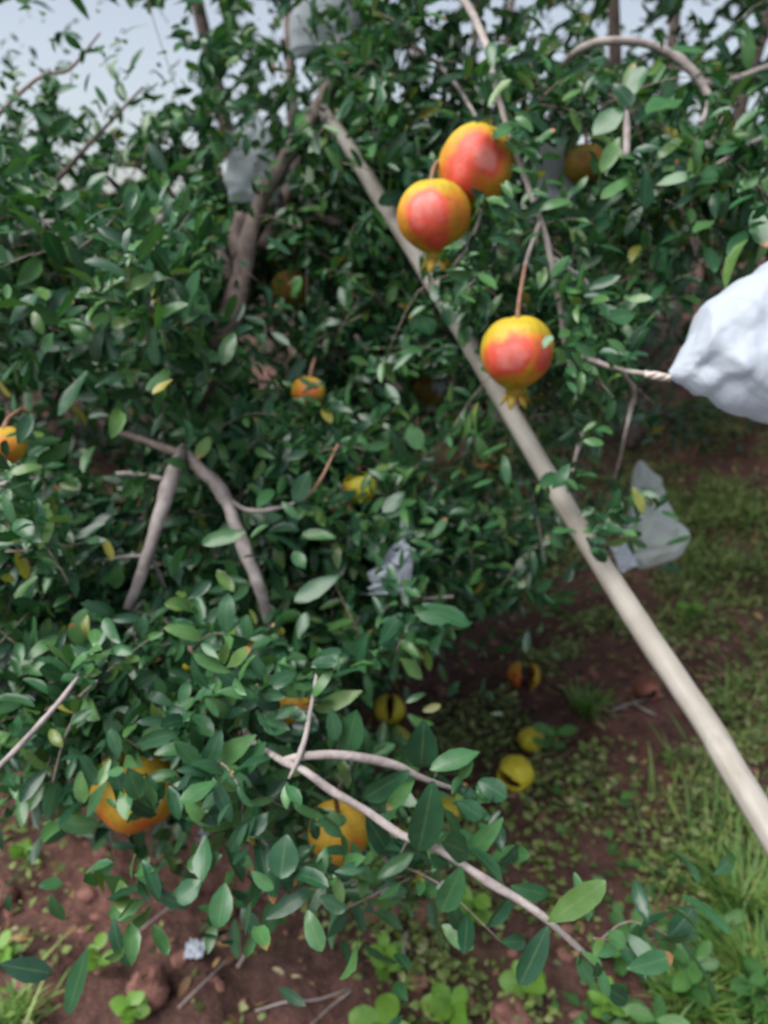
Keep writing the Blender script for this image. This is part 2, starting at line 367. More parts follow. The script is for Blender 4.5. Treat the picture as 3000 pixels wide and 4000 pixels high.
zone([(2640, 1450), (2760, 1330), (3000, 1330)], 170, 1.4); zone([(2850, 1330), (3100, 1330)], 320, 1.0); zone([(2520, 1470)], 50, 1.0)
zone([(2540, 1980), (2590, 2110)], 110, 1.6, .06); zone([(2440, 2170)], 60, 1.6)
zone([(1280, 70)], 150, 1.65, .08); zone([(1000, 610)], 115, 1.85, .25); zone([(1530, 2230)], 105, 1.3, .10)
zone([(1460, 2730), (1640, 2680)], 130, 2.4, .08); zone([(1950, 2600), (2250, 2560)], 200, 2.6, .08); zone([(1720, 2780), (2250, 2960)], 165, 2.6, .06)
zone([(2150, 3150), (2400, 3450)], 190, 2.6, .1); zone([(1250, 3720), (1720, 3880)], 190, 2.6, .2); zone([(480, 3880), (950, 3900)], 160, 2.6, .15); zone([(2350, 2250), (2900, 2050)], 190, 2.6, .06); zone([(2700, 2400), (2900, 2800)], 200, 2.6, .03)
zone([(800, 3250)], 45, 1.9); zone([(1520, 2765)], 75, 2.3); zone([(2070, 2890), (2010, 3010)], 95, 2.2); zone([(1745, 3160)], 65, 2, .1); zone([(2040, 2620)], 70, 3)
# limbs that stay in view
zone([(885, 1300), (930, 1120), (980, 900), (1040, 740)], 85, 1.6, .07); zone([(690, 1790), (620, 2010), (520, 2330)], 72, 1.1, .05)
zone([(770, 1830), (860, 1910), (930, 2080), (1020, 2300)], 72, 1.12, .05); zone([(790, 1600), (820, 1450)], 40, 1.6, .15)
zone([(1250, 440), (1400, 250)], 60, 1.7, .15); zone([(1060, 760), (1200, 790), (1350, 900)], 32, 1.7, .2)
zone([(1960, 520), (2100, 850), (2180, 1080), (2230, 1370)], 36, 1.05, .12); zone([(2030, 1000), (2030, 1200)], 40, 1.05, .1)
zone([(1150, 2970), (1420, 3160), (1720, 3330), (2300, 3740)], 40, .75, .1); zone([(1200, 2945), (1600, 3020)], 36, .75, .1)
zone([(2280, 190), (2500, 170), (2700, 290), (2770, 420)], 30, 1.3, .2); zone([(10, 2980), (310, 2640)], 26, 0.8, .1)
# sky showing through
INF = 1e6
zone([(60, 60), (330, 60)], 230, INF, .34); zone([(200, 230), (520, 130)], 190, INF, .48); zone([(435, 400), (500, 330)], 130, INF, .05); zone([(100, 420), (700, 180)], 270, INF, .78)
zone([(700, 330)], 75, INF, .06); zone([(330, 470), (250, 560)], 60, INF, .3); zone([(2450, 0), (2390, 130)], 62, INF, .03); zone([(640, 60)], 120, INF, .25); zone([(60, 300)], 110, INF, .3)
zone([(2480, 60)], 28, INF); zone([(2830, 90)], 26, INF, .2); zone([(2700, 170)], 24, INF, .2); zone([(2140, 110)], 22, INF, .2); zone([(1060, 300)], 30, INF, .2)
for k in range(330):
    if k < 200: x, y = random.uniform(-100, 1250), abs(random.gauss(0, 420)) + 20
    else: x, y = random.uniform(1500, 3100), abs(random.gauss(0, 260))
    if y > 950: continue
    q = random.uniform(0, 30); zone([(x, y), (x + q, y - q * 1.1)], random.uniform(12, 27) if k >= 200 else random.uniform(14, 32), INF, .02)

class Foliage:
    def __init__(s): s.parts = {0: [], 1: [], 2: []}; s.tw = Acc()
    def add(s, lod, o, ax, nm, L, W, curl, fold): s.parts[lod].append((o, ax, nm, L, W, curl, fold))
    def geo(s):
        A = Acc()
        for lod, lst in s.parts.items():
            for (o, ax, nm, L, W, cu, fo) in lst:
                v, f, uv = leaf_geo(o, ax, nm, L, W, cu, fo, lod); A.add(v, f, uv)
        return A
def scatter(fol, anchors, dirs, tl, nl, ll, lod, twig=True, ratio=0.42, jit=1.0):
    """leafy twigs: anchors (N,3), directions, twig lengths, leaves per twig, leaf length"""
    n = len(anchors); dirs = nrm(dirs)
    tl = np.broadcast_to(tl, (n,)) * RNG.uniform(.7, 1.3, n)
    k = np.arange(nl); t = (0.12 + 0.9 * (k + 0.5) / nl)
    sag = np.array([0, 0, -1.0]) * 0.25
    pos = anchors[:, None] + dirs[:, None] * (t[None] * tl[:, None])[..., None] + sag * (t[None] ** 2 * tl[:, None])[..., None]
    e1 = nrm(np.cross(dirs, RNG.normal(size=(n, 3)))); e2 = np.cross(dirs, e1)
    ph = (k // 2) * 1.9 + (k % 2) * pi
    ph = ph[None] + RNG.uniform(0, 6.28, (n, 1)) + RNG.normal(0, .45, (n, nl))
    out = np.cos(ph)[..., None] * e1[:, None] + np.sin(ph)[..., None] * e2[:, None]
    spread = RNG.uniform(.55, 1.35, (n, nl))[..., None]
    ax = nrm(dirs[:, None] * np.cos(spread) + out * np.sin(spread) + RNG.normal(0, .18, (n, nl, 3)))
    nm = nrm(np.array([0, -0.35, 0.75]) + RNG.normal(0, .55, (n, nl, 3)))
    L = np.broadcast_to(ll, (n,))[:, None] * RNG.uniform(.6, 1.25, (n, nl)); 
    pos = pos.reshape(-1, 3); ax = ax.reshape(-1, 3); nm = nm.reshape(-1, 3); L = L.ravel()
    ok = prune(pos, ax, L) & (pos[:, 2] + ax[:, 2] * L > height(pos[:, 0], pos[:, 1]) + 0.01)
    pos, ax, nm, L = pos[ok], ax[ok], nm[ok], L[ok]; m = len(L)
    if m: fol.add(lod, pos, ax, nm, L, L * ratio * RNG.uniform(.68, 1.15, m), RNG.uniform(-.1, .55, m), RNG.uniform(.05, .6, m))
    if twig:
        mid = anchors + dirs * tl[:, None] * .5 + sag * (0.25 * tl)[:, None]; end = anchors + dirs * tl[:, None] * .95 + sag * (.9 * tl)[:, None]
        okt = prune(mid, dirs, 0.0 * tl) & prune(end, dirs, 0 * tl) & prune(anchors, dirs, 0 * tl)
        okt &= ((dirs[:, 2] > -.15) | (lod > 0)) & (RNG.random(n) < (.45 if lod == 0 else .6))
        for i in np.nonzero(okt)[0]:
            mid[i] += RNG.normal(0, .008, 3)
            v, f = tube([anchors[i], mid[i], end[i]], [.0013, .0010, .0006], 4, 3); fol.tw.add(v, f)
def region(fol, cx, cy, rx, ry, d0, d1, n, ll=0.042, nl=10, tl=0.14, lod=1, twig=True, ratio=0.42, bias=(0.45, 0, 0.2)):
    n = int(n * 1.45); a = RNG.uniform(0, 6.283, n); r = np.sqrt(RNG.random(n))
    px = cx + rx * r * np.cos(a); py = cy + ry * r * np.sin(a); d = RNG.uniform(d0 ** 2, d1 ** 2, n) ** .5
    A = np.array([P(x, y, z) for x, y, z in zip(px, py, d)])
    ok = A[:, 2] > height(A[:, 0], A[:, 1]) + 0.03
    ok &= fbm(A[:, 0] * 5.5 + A[:, 1] * 2.1 + 31, A[:, 2] * 5.5 + A[:, 1] * 1.7 + 17, 61, 3) > (.47 if lod else .36)
    A = A[ok]
    D = RNG.normal(size=(len(A), 3)) * .7 + np.array(bias)
    scatter(fol, A, D, tl, nl, ll, lod, twig, ratio)
def cloud(fol, c, r, n, ll=0.05, nl=8, lod=2, ratio=0.45, tl=0.2):
    """leaf clumps through an ellipsoid of a crown"""
    q = nrm(RNG.normal(size=(n, 3))) * (RNG.random(n)[:, None] ** .45)
    A = np.array(c) + q * np.array(r)
    clump = fbm(A[:, 0] * 2.3 + A[:, 2], A[:, 1] * 2.3 + A[:, 2] * 1.7, 2) > 0.36
    A = A[clump & (A[:, 2] > height(A[:, 0], A[:, 1]) + .05)]
    scatter(fol, A, RNG.normal(size=(len(A), 3)) + q[:len(A)] * .5, tl, nl, ll, lod, False, ratio)
def rod(name, pts, parent, m, sides=8, wob=.18, label=None):
    """pts: (px, py, depth, radius px)"""
    p = [P(a, b_, d) for a, b_, d, r in pts]; r = [rr * d / F for a, b_, d, rr in pts]
    v, f = tube(p, r, sides, 5, wob, random.randint(0, 99))
    o = obj(name, mesh_np(name, v, f), m, parent)
    if label: o['label'] = label
    return o
def rodw(name, pts, parent, m, sides=10, wob=.15):
    v, f = tube([p[:3] for p in pts], [p[3] for p in pts], sides, 5, wob, random.randint(0, 99))
    return obj(name, mesh_np(name, v, f), m, parent)
def finish(t, fol):
    obj('crown', fol.geo().mesh('crown'), M_LEAF, t)
    if fol.tw.n:
        tag(obj('twigs', fol.tw.mesh('twigs'), M_BARK, t), kind='stuff')

# ---- the tree in the middle
b0 = G(660, 2440)
main = thing('pomegranate_tree', 'pomegranate tree with forked brown limbs in the middle, propped by the pale wooden pole', 'tree', b0)
fm = Foliage()
tr = [(*b0, .055)] + [(*P(x, y, d), r * d / F) for x, y, d, r in ((700, 2050, 1.65, 58), (770, 1660, 1.55, 52), (830, 1460, 1.5, 50), (890, 1290, 1.44, 49), (935, 1110, 1.44, 44), (980, 900, 1.44, 36), (1035, 750, 1.44, 32))]
rodw('trunk', tr, main, M_BARK, 14, .12)
rod('limb', [(1030, 760, 1.44, 32), (1090, 660, 1.44, 30), (1180, 520, 1.5, 30), (1260, 390, 1.55, 28), (1330, 250, 1.6, 24), (1400, 130, 1.65, 20), (1500, -90, 1.7, 15)], main, M_BARK, 10)
rod('limb', [(1030, 960, 1.5, 30), (1090, 860, 1.55, 28), (1110, 780, 1.6, 24), (1190, 600, 1.65, 20), (1300, 420, 1.6, 24), (1420, 330, 1.55, 22), (1530, 255, 1.5, 16)], main, M_BARK, 10)
rod('limb', [(935, 1010, 1.44, 34), (920, 920, 1.44, 30), (945, 840, 1.44, 26)], main, M_BARK, 10)
rod('limb', [(900, 1100, 1.44, 26), (850, 980, 1.44, 22), (760, 880, 1.65, 18), (690, 800, 1.6, 14), (620, 640, 1.6, 9)], main, M_BARK)
rod('branch', [(1050, 790, 1.44, 18), (1110, 748, 1.68, 17), (1190, 780, 1.62, 15), (1270, 850, 1.6, 14), (1345, 895, 1.58, 14), (1365, 1000, 1.55, 13), (1380, 1160, 1.52, 11), (1390, 1260, 1.5, 9)], main, M_TWIG)
rod('branch', [(1390, 1310, 1.5, 9), (1480, 1440, 1.48, 14), (1570, 1530, 1.48, 14)], main, M_TWIG)
rod('branch', [(1400, 130, 1.95, 14), (1560, -60, 1.6, 14), (1760, -40, 1.2, 14), (1880, 130, 1.05, 15), (1935, 330, 1.02, 12), (1995, 540, 1.0, 12), (2070, 750, 1.0, 12), (2130, 920, 1.0, 13), (2155, 1040, 1.0, 14), (2190, 1220, 1.02, 11), (2215, 1360, 1.02, 11), (2320, 1410, .98, 10), (2430, 1445, .94, 10), (2530, 1462, .9, 9)], main, M_TWIG, 8, .12)
rod('branch', [(2110, 870, 1.0, 11), (2075, 960, .98, 9), (2050, 1040, .97, 9)], main, M_TWIG)
rod('branch', [(2160, 1010, 1.0, 12), (2230, 1060, 1.02, 11), (2285, 1100, 1.04, 10), (2330, 1200, 1.06, 7)], main, M_TWIG)
rod('branch', [(1830, 700, 1.12, 6), (1880, 820, 1.1, 8), (1830, 960, 1.12, 7), (1770, 1040, 1.14, 5)], main, M_TWIG)
rod('branch', [(1330, 250, 1.9, 14), (1500, 150, 1.6, 12), (1700, 240, 1.3, 9), (1880, 500, 1.15, 8), (1870, 640, 1.12, 7)], main, M_TWIG)
rod('branch', [(430, 1680, 1.2, 12), (560, 1720, 1.2, 14), (680, 1765, 1.15, 16), (740, 1770, 1.2, 18), (780, 1690, 1.5, 20)], main, M_BARK)
rod('branch', [(720, 1760, 1.15, 27), (690, 1810, 1.06, 27), (650, 1930, 1.03, 29), (600, 2090, 1.01, 27), (555, 2230, 1.0, 25), (515, 2340, 1.0, 21), (470, 2430, 1.0, 10)], main, M_TWIG, 10, .14, 'straight pinkish grey branch hanging down from the fork')
rod('branch', [(720, 1760, 1.15, 24), (770, 1825, 1.08, 26), (845, 1890, 1.07, 30), (890, 1970, 1.07, 26), (930, 2080, 1.06, 28), (975, 2200, 1.06, 29), (1015, 2300, 1.06, 25), (1050, 2440, 1.08, 16)], main, M_TWIG, 10, .2, 'crooked pinkish grey branch leaning right from the fork')
rod('branch', [(870, 1930, 1.07, 11), (960, 1990, 1.07, 10), (1060, 1990, 1.06, 9), (1150, 1965, 1.06, 7)], main, M_TWIG)
rod('branch', [(1195, 1950, 1.02, 5), (1260, 1860, 1.02, 6), (1320, 1735, 1.03, 5)], main, M_REDTWIG)
rod('branch', [(455, 1850, 1.05, 9), (530, 1852, 1.05, 10), (640, 1872, 1.05, 10)], main, M_TWIG)
rod('branch', [(365, 2195, 1.0, 7), (450, 2180, 1.0, 8), (550, 2170, 1.0, 8)], main, M_TWIG)
rod('branch', [(590, 2180, 1.02, 10), (620, 2240, 1.04, 9), (645, 2300, 1.06, 7)], main, M_TWIG)
rod('branch', [(1320, 2480, 1.2, 8), (1380, 2440, 1.2, 10), (1480, 2385, 1.2, 12), (1600, 2345, 1.2, 8), (1770, 2330, 1.2, 6)], main, M_TWIG)
rod('branch', [(1295, 2365, 1.4, 11), (1325, 2240, 1.4, 10), (1335, 2120, 1.4, 9)], main, M_TWIG)
rod('branch', [(2275, 1690, 1.05, 8), (2255, 1760, 1.05, 9), (2235, 1840, 1.05, 8)], main, M_TWIG)
rod('branch', [(2430, 1450, .95, 8), (2480, 1530, .98, 10), (2465, 1600, 1.0, 10), (2445, 1680, 1.0, 8), (2420, 1800, 1.05, 6), (2400, 1870, 1.1, 8)], main, M_TWIG)
rod('branch', [(1600, 1010, 1.5, 7), (1790, 1250, 1.42, 9), (1890, 1060, 1.4, 8), (1870, 1000, 1.4, 7)], main, M_TWIG)
# foreground bough, reaching out from the middle tree towards the camera
rod('branch', [(1050, 2440, 1.08, 13), (960, 2680, 1.0, 12), (960, 2860, .85, 13), (1090, 2965, .74, 14), (1190, 3012, .72, 15), (1290, 3085, .72, 17), (1420, 3160, .72, 15), (1570, 3262, .71, 16), (1720, 3322, .71, 16), (1900, 3440, .71, 18), (2060, 3535, .71, 16), (2180, 3630, .71, 14), (2290, 3732, .71, 12)], main, M_TWIG, 10, .10, 'long pale bough slanting down to the right in front')
rod('branch', [(1105, 2975, .73, 15), (1180, 2955, .73, 16), (1290, 2948, .73, 17), (1430, 2962, .74, 18), (1560, 2995, .75, 17), (1650, 3040, .76, 12), (1800, 3090, .78, 8)], main, M_TWIG, 10, .10)
rod('branch', [(1130, 3040, .72, 8), (1165, 2965, .72, 12), (1195, 2870, .74, 10), (1215, 2760, .76, 9), (1240, 2620, .8, 7)], main, M_TWIG)
rod('branch', [(540, 2670, .95, 15), (540, 2560, .98, 14), (530, 2440, 1.0, 13)], main, M_BARK)

# foliage of the middle tree
region(fm, 1450, 1500, 560, 760, 1.35, 1.75, 1300, .035)
region(fm, 1150, 2200, 520, 480, 1.15, 1.6, 760, .037)
region(fm, 1600, 2250, 480, 420, 1.25, 1.8, 560, .036)
region(fm, 1100, 650, 620, 560, 1.5, 2.1, 1050, .039)
region(fm, 1600, 300, 560, 400, 1.15, 1.8, 850, .039)
region(fm, 2100, 1250, 330, 560, 1.02, 1.5, 400, .035)
region(fm, 2350, 1650, 250, 330, 1.0, 1.4, 190, .038)
region(fm, 2250, 1950, 250, 300, 1.05, 1.5, 110, .037)
region(fm, 950, 2650, 620, 420, .9, 1.5, 560, .040)
region(fm, 500, 2100, 560, 620, 1.05, 1.6, 800, .039)
region(fm, 1350, 1500, 900, 1200, 1.8, 2.5, 900, .046, 12, .2, 1, False, .42)
region(fm, 800, 2500, 900, 600, 1.5, 2.1, 420, .046, 12, .2, 1, False, .42)
region(fm, 1850, 2350, 300, 150, 1.6, 2.0, 50, .045)
region(fm, 500, 2950, 620, 280, .95, 1.2, 170, .038)
region(fm, 1250, 3250, 380, 200, .92, 1.1, 40, .038)
# near, large leaves
region(fm, 700, 2850, 620, 380, .76, .92, 62, .035, 8, .13, 0, True, .45)
region(fm, 1250, 3350, 420, 320, .70, .85, 18, .037, 7, .12, 0, True, .45)
region(fm, 500, 3330, 420, 200, .75, .95, 14, .038, 6, .12, 0, True, .46)
region(fm, 1700, 3250, 330, 200, .72, .82, 8, .046, 6, .12, 0, True, .46)
region(fm, 2300, 3700, 160, 160, .68, .78, 4, .048, 6, .12, 0, True, .46)
# leaves read one by one from the photograph: base px, tip px, width px, depth
SINGLE = [(181, 3000, 78, 3127, 52, .75), (313, 3012, 319, 3139, 58, .78), (422, 3060, 319, 3187, 60, .74), (500, 3000, 545, 3118, 80, .72), (440, 2970, 470, 3090, 60, .76),
 (560, 3040, 590, 3160, 70, .74), (790, 3440, 690, 3520, 84, .72), (880, 3450, 850, 3622, 88, .72), (995, 3190, 890, 3330, 64, .72), (868, 3340, 730, 3388, 74, .74),
 (150, 3462, 242, 3448, 50, .8), (200, 3490, 238, 3615, 54, .8), (565, 3515, 420, 3580, 68, .78), (345, 3700, 262, 3960, 76, .74), (0, 3765, 200, 3805, 84, .75),
 (1048, 3175, 975, 3262, 60, .73), (1120, 3260, 1095, 3430, 112, .72), (1060, 3420, 1165, 3445, 54, .74), (1600, 3010, 1420, 3125, 92, .73), (1620, 3040, 1510, 3165, 54, .72),
 (1692, 3050, 1640, 3335, 132, .69), (1430, 3190, 1525, 3335, 92, .74), (1805, 3385, 1725, 3565, 98, .70), (1965, 3195, 1805, 3365, 74, .73), (1790, 3130, 1880, 3195, 74, .74),
 (1870, 3050, 1978, 3112, 84, .74), (1680, 3335, 1745, 3385, 60, .72), (1200, 3555, 1250, 3715, 74, .73), (1250, 3500, 1350, 3555, 62, .74), (1040, 3590, 1200, 3488, 62, .73),
 (1065, 3500, 1050, 3645, 58, .74), (1995, 3460, 2150, 3502, 60, .71), (2140, 3602, 2362, 3448, 98, .69), (2140, 3618, 2032, 3852, 92, .68), (2255, 3740, 2312, 3842, 60, .71),
 (2450, 3785, 2632, 3738, 78, .73), (2370, 3640, 2445, 3695, 64, .74), (2360, 3850, 2460, 3920, 66, .73), (1660, 2812, 1640, 3012, 122, .73), (1872, 2938, 1690, 2992, 74, .74),
 (1415, 2700, 1228, 2772, 64, .78), (1395, 2775, 1350, 2935, 112, .78), (1290, 2765, 1316, 2892, 58, .78), (1085, 2585, 1140, 2675, 84, .82), (1440, 2465, 1390, 2592, 58, .9),
 (1650, 2360, 1835, 2432, 80, 1.05), (1560, 2570, 1655, 2645, 64, 1.0), (1325, 2248, 1150, 2342, 70, 1.0), (1190, 2222, 1148, 2155, 52, 1.0), (780, 1050, 715, 1242, 82, .9),
 (165, 1140, 25, 1252, 84, .9), (915, 1300, 868, 1412, 62, 1.0), (842, 1440, 758, 1512, 58, 1.0), (340, 1450, 228, 1625, 62, .9), (210, 1300, 165, 1375, 55, .9),
 (495, 1280, 420, 1345, 70, .95), (1000, 2870, 790, 3010, 84, .75), (1040, 2900, 930, 3020, 80, .75), (1310, 2100, 1180, 2080, 50, 1.05), (1540, 1600, 1470, 1900, 1, 1.0),
 (1600, 1660, 1640, 1750, 70, 1.15), (1530, 1680, 1590, 1820, 54, 1.15), (1580, 1920, 1500, 2000, 60, 1.05), (1210, 1840, 1150, 1960, 70, 1.0), (960, 2080, 790, 2120, 62, .98),
 (465, 2200, 445, 2300, 58, .95), (1640, 1230, 1680, 1300, 80, 1.3), (1480, 610, 1400, 560, 40, 1.3), (1590, 760, 1480, 790, 60, 1.3), (1200, 640, 1190, 740, 60, 1.45),
 (1160, 650, 1090, 720, 46, 1.45), (2270, 1110, 2150, 1120, 62, .98), (2280, 1130, 2420, 1080, 40, .98), (2480, 1230, 2380, 1245, 66, .98), (2290, 1270, 2330, 1200, 44, 1.0),
 (510, 2610, 390, 2735, 60, .85), (500, 2760, 410, 2830, 56, .85), (545, 2730, 490, 2840, 46, .85), (2180, 1850, 2115, 1890, 50, 1.0), (2290, 2100, 2360, 2190, 60, 1.02), (2330, 2090, 2390, 2060, 50, 1.02),
 (2120, 1360, 2155, 1310, 40, .9), (1965, 1460, 1880, 1440, 44, 1.0), (1840, 740, 1900, 800, 60, 1.0), (2080, 600, 1980, 560, 90, .98), (2050, 480, 1930, 520, 80, .98), (1480, 2520, 1560, 2400, 60, 1.0)]
SINGLE_RIGHT = [(2440, 415, 2322, 522, 88, 1.0), (2422, 535, 2350, 668, 62, 1.0), (2670, 535, 2570, 612, 48, 1.0), (2525, 670, 2520, 808, 78, .98), (2472, 688, 2350, 772, 54, 1.0), (2460, 380, 2515, 262, 78, 1.0),
 (2662, 390, 2535, 438, 112, 1.0), (2570, 650, 2720, 610, 60, 1.02), (2790, 860, 2712, 902, 58, .98), (2480, 470, 2570, 430, 70, 1.0), (2400, 330, 2470, 400, 70, 1.0), (2830, 640, 2740, 700, 56, 1.0), (2900, 560, 2800, 600, 50, 1.0),
 (2880, 750, 2960, 690, 56, .98), (2760, 960, 2800, 1050, 50, 1.0), (2920, 900, 2850, 980, 54, 1.0), (2850, 780, 2760, 760, 50, 1.0)]
def singles(fol, lst):
    o = []; ax = []; nm = []; L = []; W = []
    for (x0, y0, x1, y1, w_, d) in lst:
        if w_ < 5: continue
        a = P(x0, y0, d); bb = P(x1, y1, d + random.uniform(-.025, .02))
        o.append(a); ax.append(bb - a); L.append(np.linalg.norm(bb - a) * 1.02); W.append(w_ * d / F * 1.08)
        nm.append(-FW * .75 + np.array([0, 0, .55]) + RNG.normal(0, .22, 3))
    n = len(o)
    fol.add(0, np.array(o), np.array(ax), np.array(nm), np.array(L), np.array(W), RNG.uniform(0, .15, n), RNG.uniform(.1, .35, n))
singles(fm, SINGLE)
def spray(fol, px, py, d, n, rpx, lpx):
    a = RNG.uniform(0, 6.28, n); r = rpx * RNG.random(n) ** .5
    o = np.array([P(px + q * cos(b_), py + q * sin(b_), d + RNG.uniform(-.03, .02)) for q, b_ in zip(r, a)])
    dr = np.array([.5, -.2, .1]) + RNG.normal(0, .6, (n, 3)); L = lpx * d / F * RNG.uniform(.7, 1.2, n)
    fol.add(0, o, dr, -FW * .5 + np.array([0, 0, .6]) + RNG.normal(0, .4, (n, 3)), L, L * RNG.uniform(.36, .5, n), RNG.uniform(0, .4, n), RNG.uniform(.1, .5, n))
for (x, y, d, n, r, l) in ((1400, 590, 1.3, 5, 40, 90), (1700, 1090, 1.2, 20, 75, 90), (1750, 1160, 1.19, 14, 60, 85), (1800, 1230, 1.17, 12, 60, 90), (1180, 1500, 1.22, 4, 35, 80), (1245, 1575, 1.22, 4, 35, 80), (1160, 1560, 1.22, 3, 25, 80), (1380, 1950, 1.15, 5, 40, 80), (1440, 1860, 1.16, 3, 30, 80), (1310, 1930, 1.17, 3, 30, 70), (60, 1700, .84, 4, 40, 110), (30, 1800, .84, 3, 40, 110), (1110, 1100, 1.4, 6, 50, 75), (1180, 1180, 1.4, 5, 50, 75), (2320, 700, 1.1, 4, 40, 90), (1900, 1330, 1.15, 8, 60, 85), (1860, 1180, 1.15, 8, 80, 85), (2170, 1880, 1.02, 5, 40, 95), (2320, 2100, 1.0, 9, 70, 100), (2260, 2040, 1.0, 5, 50, 90),
    (1990, 470, .98, 9, 80, 110), (2060, 620, .97, 5, 50, 100), (1900, 330, 1.0, 8, 90, 110), (1950, 230, 1.0, 6, 80, 110), (2080, 760, .97, 4, 50, 90), (2210, 1120, .98, 7, 70, 100), (2200, 1250, .99, 7, 70, 95), (2260, 1370, .98, 9, 80, 95), (2370, 1390, .95, 8, 70, 95), (2050, 1000, .95, 3, 40, 70), (2120, 1130, .97, 6, 60, 80), (1930, 880, .99, 8, 70, 85), (1800, 1020, 1.0, 7, 60, 75), (1150, 2700, .78, 10, 90, 120), (1050, 2850, .78, 9, 80, 130), (1000, 2550, .9, 10, 90, 110), (430, 2985, .78, 5, 50, 120), (570, 2990, .78, 6, 70, 120), (510, 3080, .77, 5, 50, 120), (640, 3080, .78, 4, 40, 110), (1230, 3180, .77, 6, 45, 110), (1240, 3330, .77, 7, 45, 110), (1410, 3370, .77, 3, 30, 100), (1330, 3390, .76, 5, 50, 110), (1330, 1050, 1.4, 7, 60, 80), (1160, 860, 1.4, 6, 60, 80)):
    spray(fm, x, y, d, n, r, l)
for (x, y, d, n, r, l) in ((1215, 90, 1.45, 5, 45, 80), (1310, 40, 1.45, 6, 60, 80), (1370, 60, 1.45, 4, 40, 80), (1240, 2610, .78, 7, 45, 110), (1130, 3040, .71, 5, 35, 120), (1325, 1730, 1.0, 5, 40, 80), (2280, 1680, 1.0, 6, 45, 80), (2235, 1850, 1.0, 5, 40, 80), (320, 2620, .75, 7, 50, 110), (2300, 3745, .69, 7, 50, 120), (1800, 3080, .76, 5, 40, 110), (2447, 630, .98, 4, 35, 110), (1990, 560, .96, 5, 35, 95), (1985, 700, .95, 6, 40, 85), (1890, 800, .95, 5, 40, 80), (1745, 975, .97, 4, 35, 75), (2175, 1340, .93, 4, 30, 80), (1500, 2150, 1.08, 5, 50, 85), (1600, 2290, 1.07, 7, 50, 85), (1480, 2270, 1.08, 5, 40, 80), (1570, 2130, 1.08, 4, 40, 80), (950, 570, 1.38, 6, 70, 70), (1020, 690, 1.38, 6, 80, 70), (1040, 560, 1.38, 4, 60, 70), (1200, 40, 1.5, 4, 60, 70), (1350, 110, 1.5, 4, 60, 70), (1250, 170, 1.5, 4, 50, 70), (2480, 1930, 1.02, 6, 60, 95), (2400, 2020, 1.02, 6, 60, 95), (2470, 2060, 1.02, 5, 50, 90), (2560, 1960, 1.05, 4, 50, 80), (2110, 520, 1.1, 5, 60, 90), (2210, 760, 1.1, 6, 60, 90), (2330, 560, 1.1, 4, 50, 90)):
    spray(fm, x, y, d, n, r, l)
# the top of the crown, above the picture
cloud(fm, (-.25, 1.95, 2.35), (1.1, .75, .5), 700, .048, 10, 2)
finish(main, fm)

# ---- the tree on the left
b1 = np.array([-1.55, 1.7, float(height(-1.55, 1.7))])
left = thing('pomegranate_tree', 'leafy pomegranate tree at the left edge whose top twigs stand against the sky', 'tree', b1)
fl = Foliage()
rodw('trunk', [(*b1, .05), (-1.5, 1.65, .5, .045), (-1.35, 1.6, 1.0, .04), (-1.2, 1.55, 1.5, .03), (-1.05, 1.5, 2.1, .018)], left, M_BARK, 12)
rodw('limb', [(-1.4, 1.62, .8, .025), (-1.1, 1.4, 1.1, .018), (-.8, 1.25, 1.3, .012), (-.6, 1.15, 1.38, .007)], left, M_BARK)
rod('branch', [(-120, 560, 1.4, 9), (140, 310, 1.4, 8), (270, 270, 1.4, 7), (390, 130, 1.4, 4)], left, M_BARK)
rod('branch', [(-60, 880, 1.5, 14), (200, 720, 1.5, 11), (350, 560, 1.5, 8), (560, 340, 1.5, 5)], left, M_BARK)
rod('branch', [(-20, 3010, .72, 9), (60, 2930, .73, 11), (170, 2810, .75, 12), (250, 2720, .76, 10), (320, 2625, .77, 6)], left, M_TWIG)
rod('branch', [(-60, 1910, .95, 8), (60, 1880, .95, 9), (210, 1860, .97, 7)], left, M_TWIG)
rod('branch', [(560, 800, 1.6, 13), (470, 740, 1.55, 12), (420, 690, 1.5, 8)], left, M_BARK)
region(fl, 250, 620, 620, 360, 1.25, 1.7, 700, .034)
region(fl, 200, 1150, 560, 480, .98, 1.4, 600, .040)
region(fl, 250, 1300, 450, 330, .86, 1.0, 50, .042, 8, .13, 0, True, .45)
region(fl, 200, 1850, 450, 520, .95, 1.35, 420, .040)
region(fl, 150, 2500, 420, 450, .82, 1.2, 130, .037, 9, .13, 0)
region(fl, 300, 200, 560, 300, 1.25, 1.6, 330, .042, 8, .15, 1)
region(fl, 100, 1600, 650, 1200, 1.4, 2.1, 820, .048, 12, .2, 1, False, .42)
region(fl, -500, 1500, 500, 1500, 1.0, 2.0, 240, .048, 10, .2, 1, False, .42)
finish(left, fl)

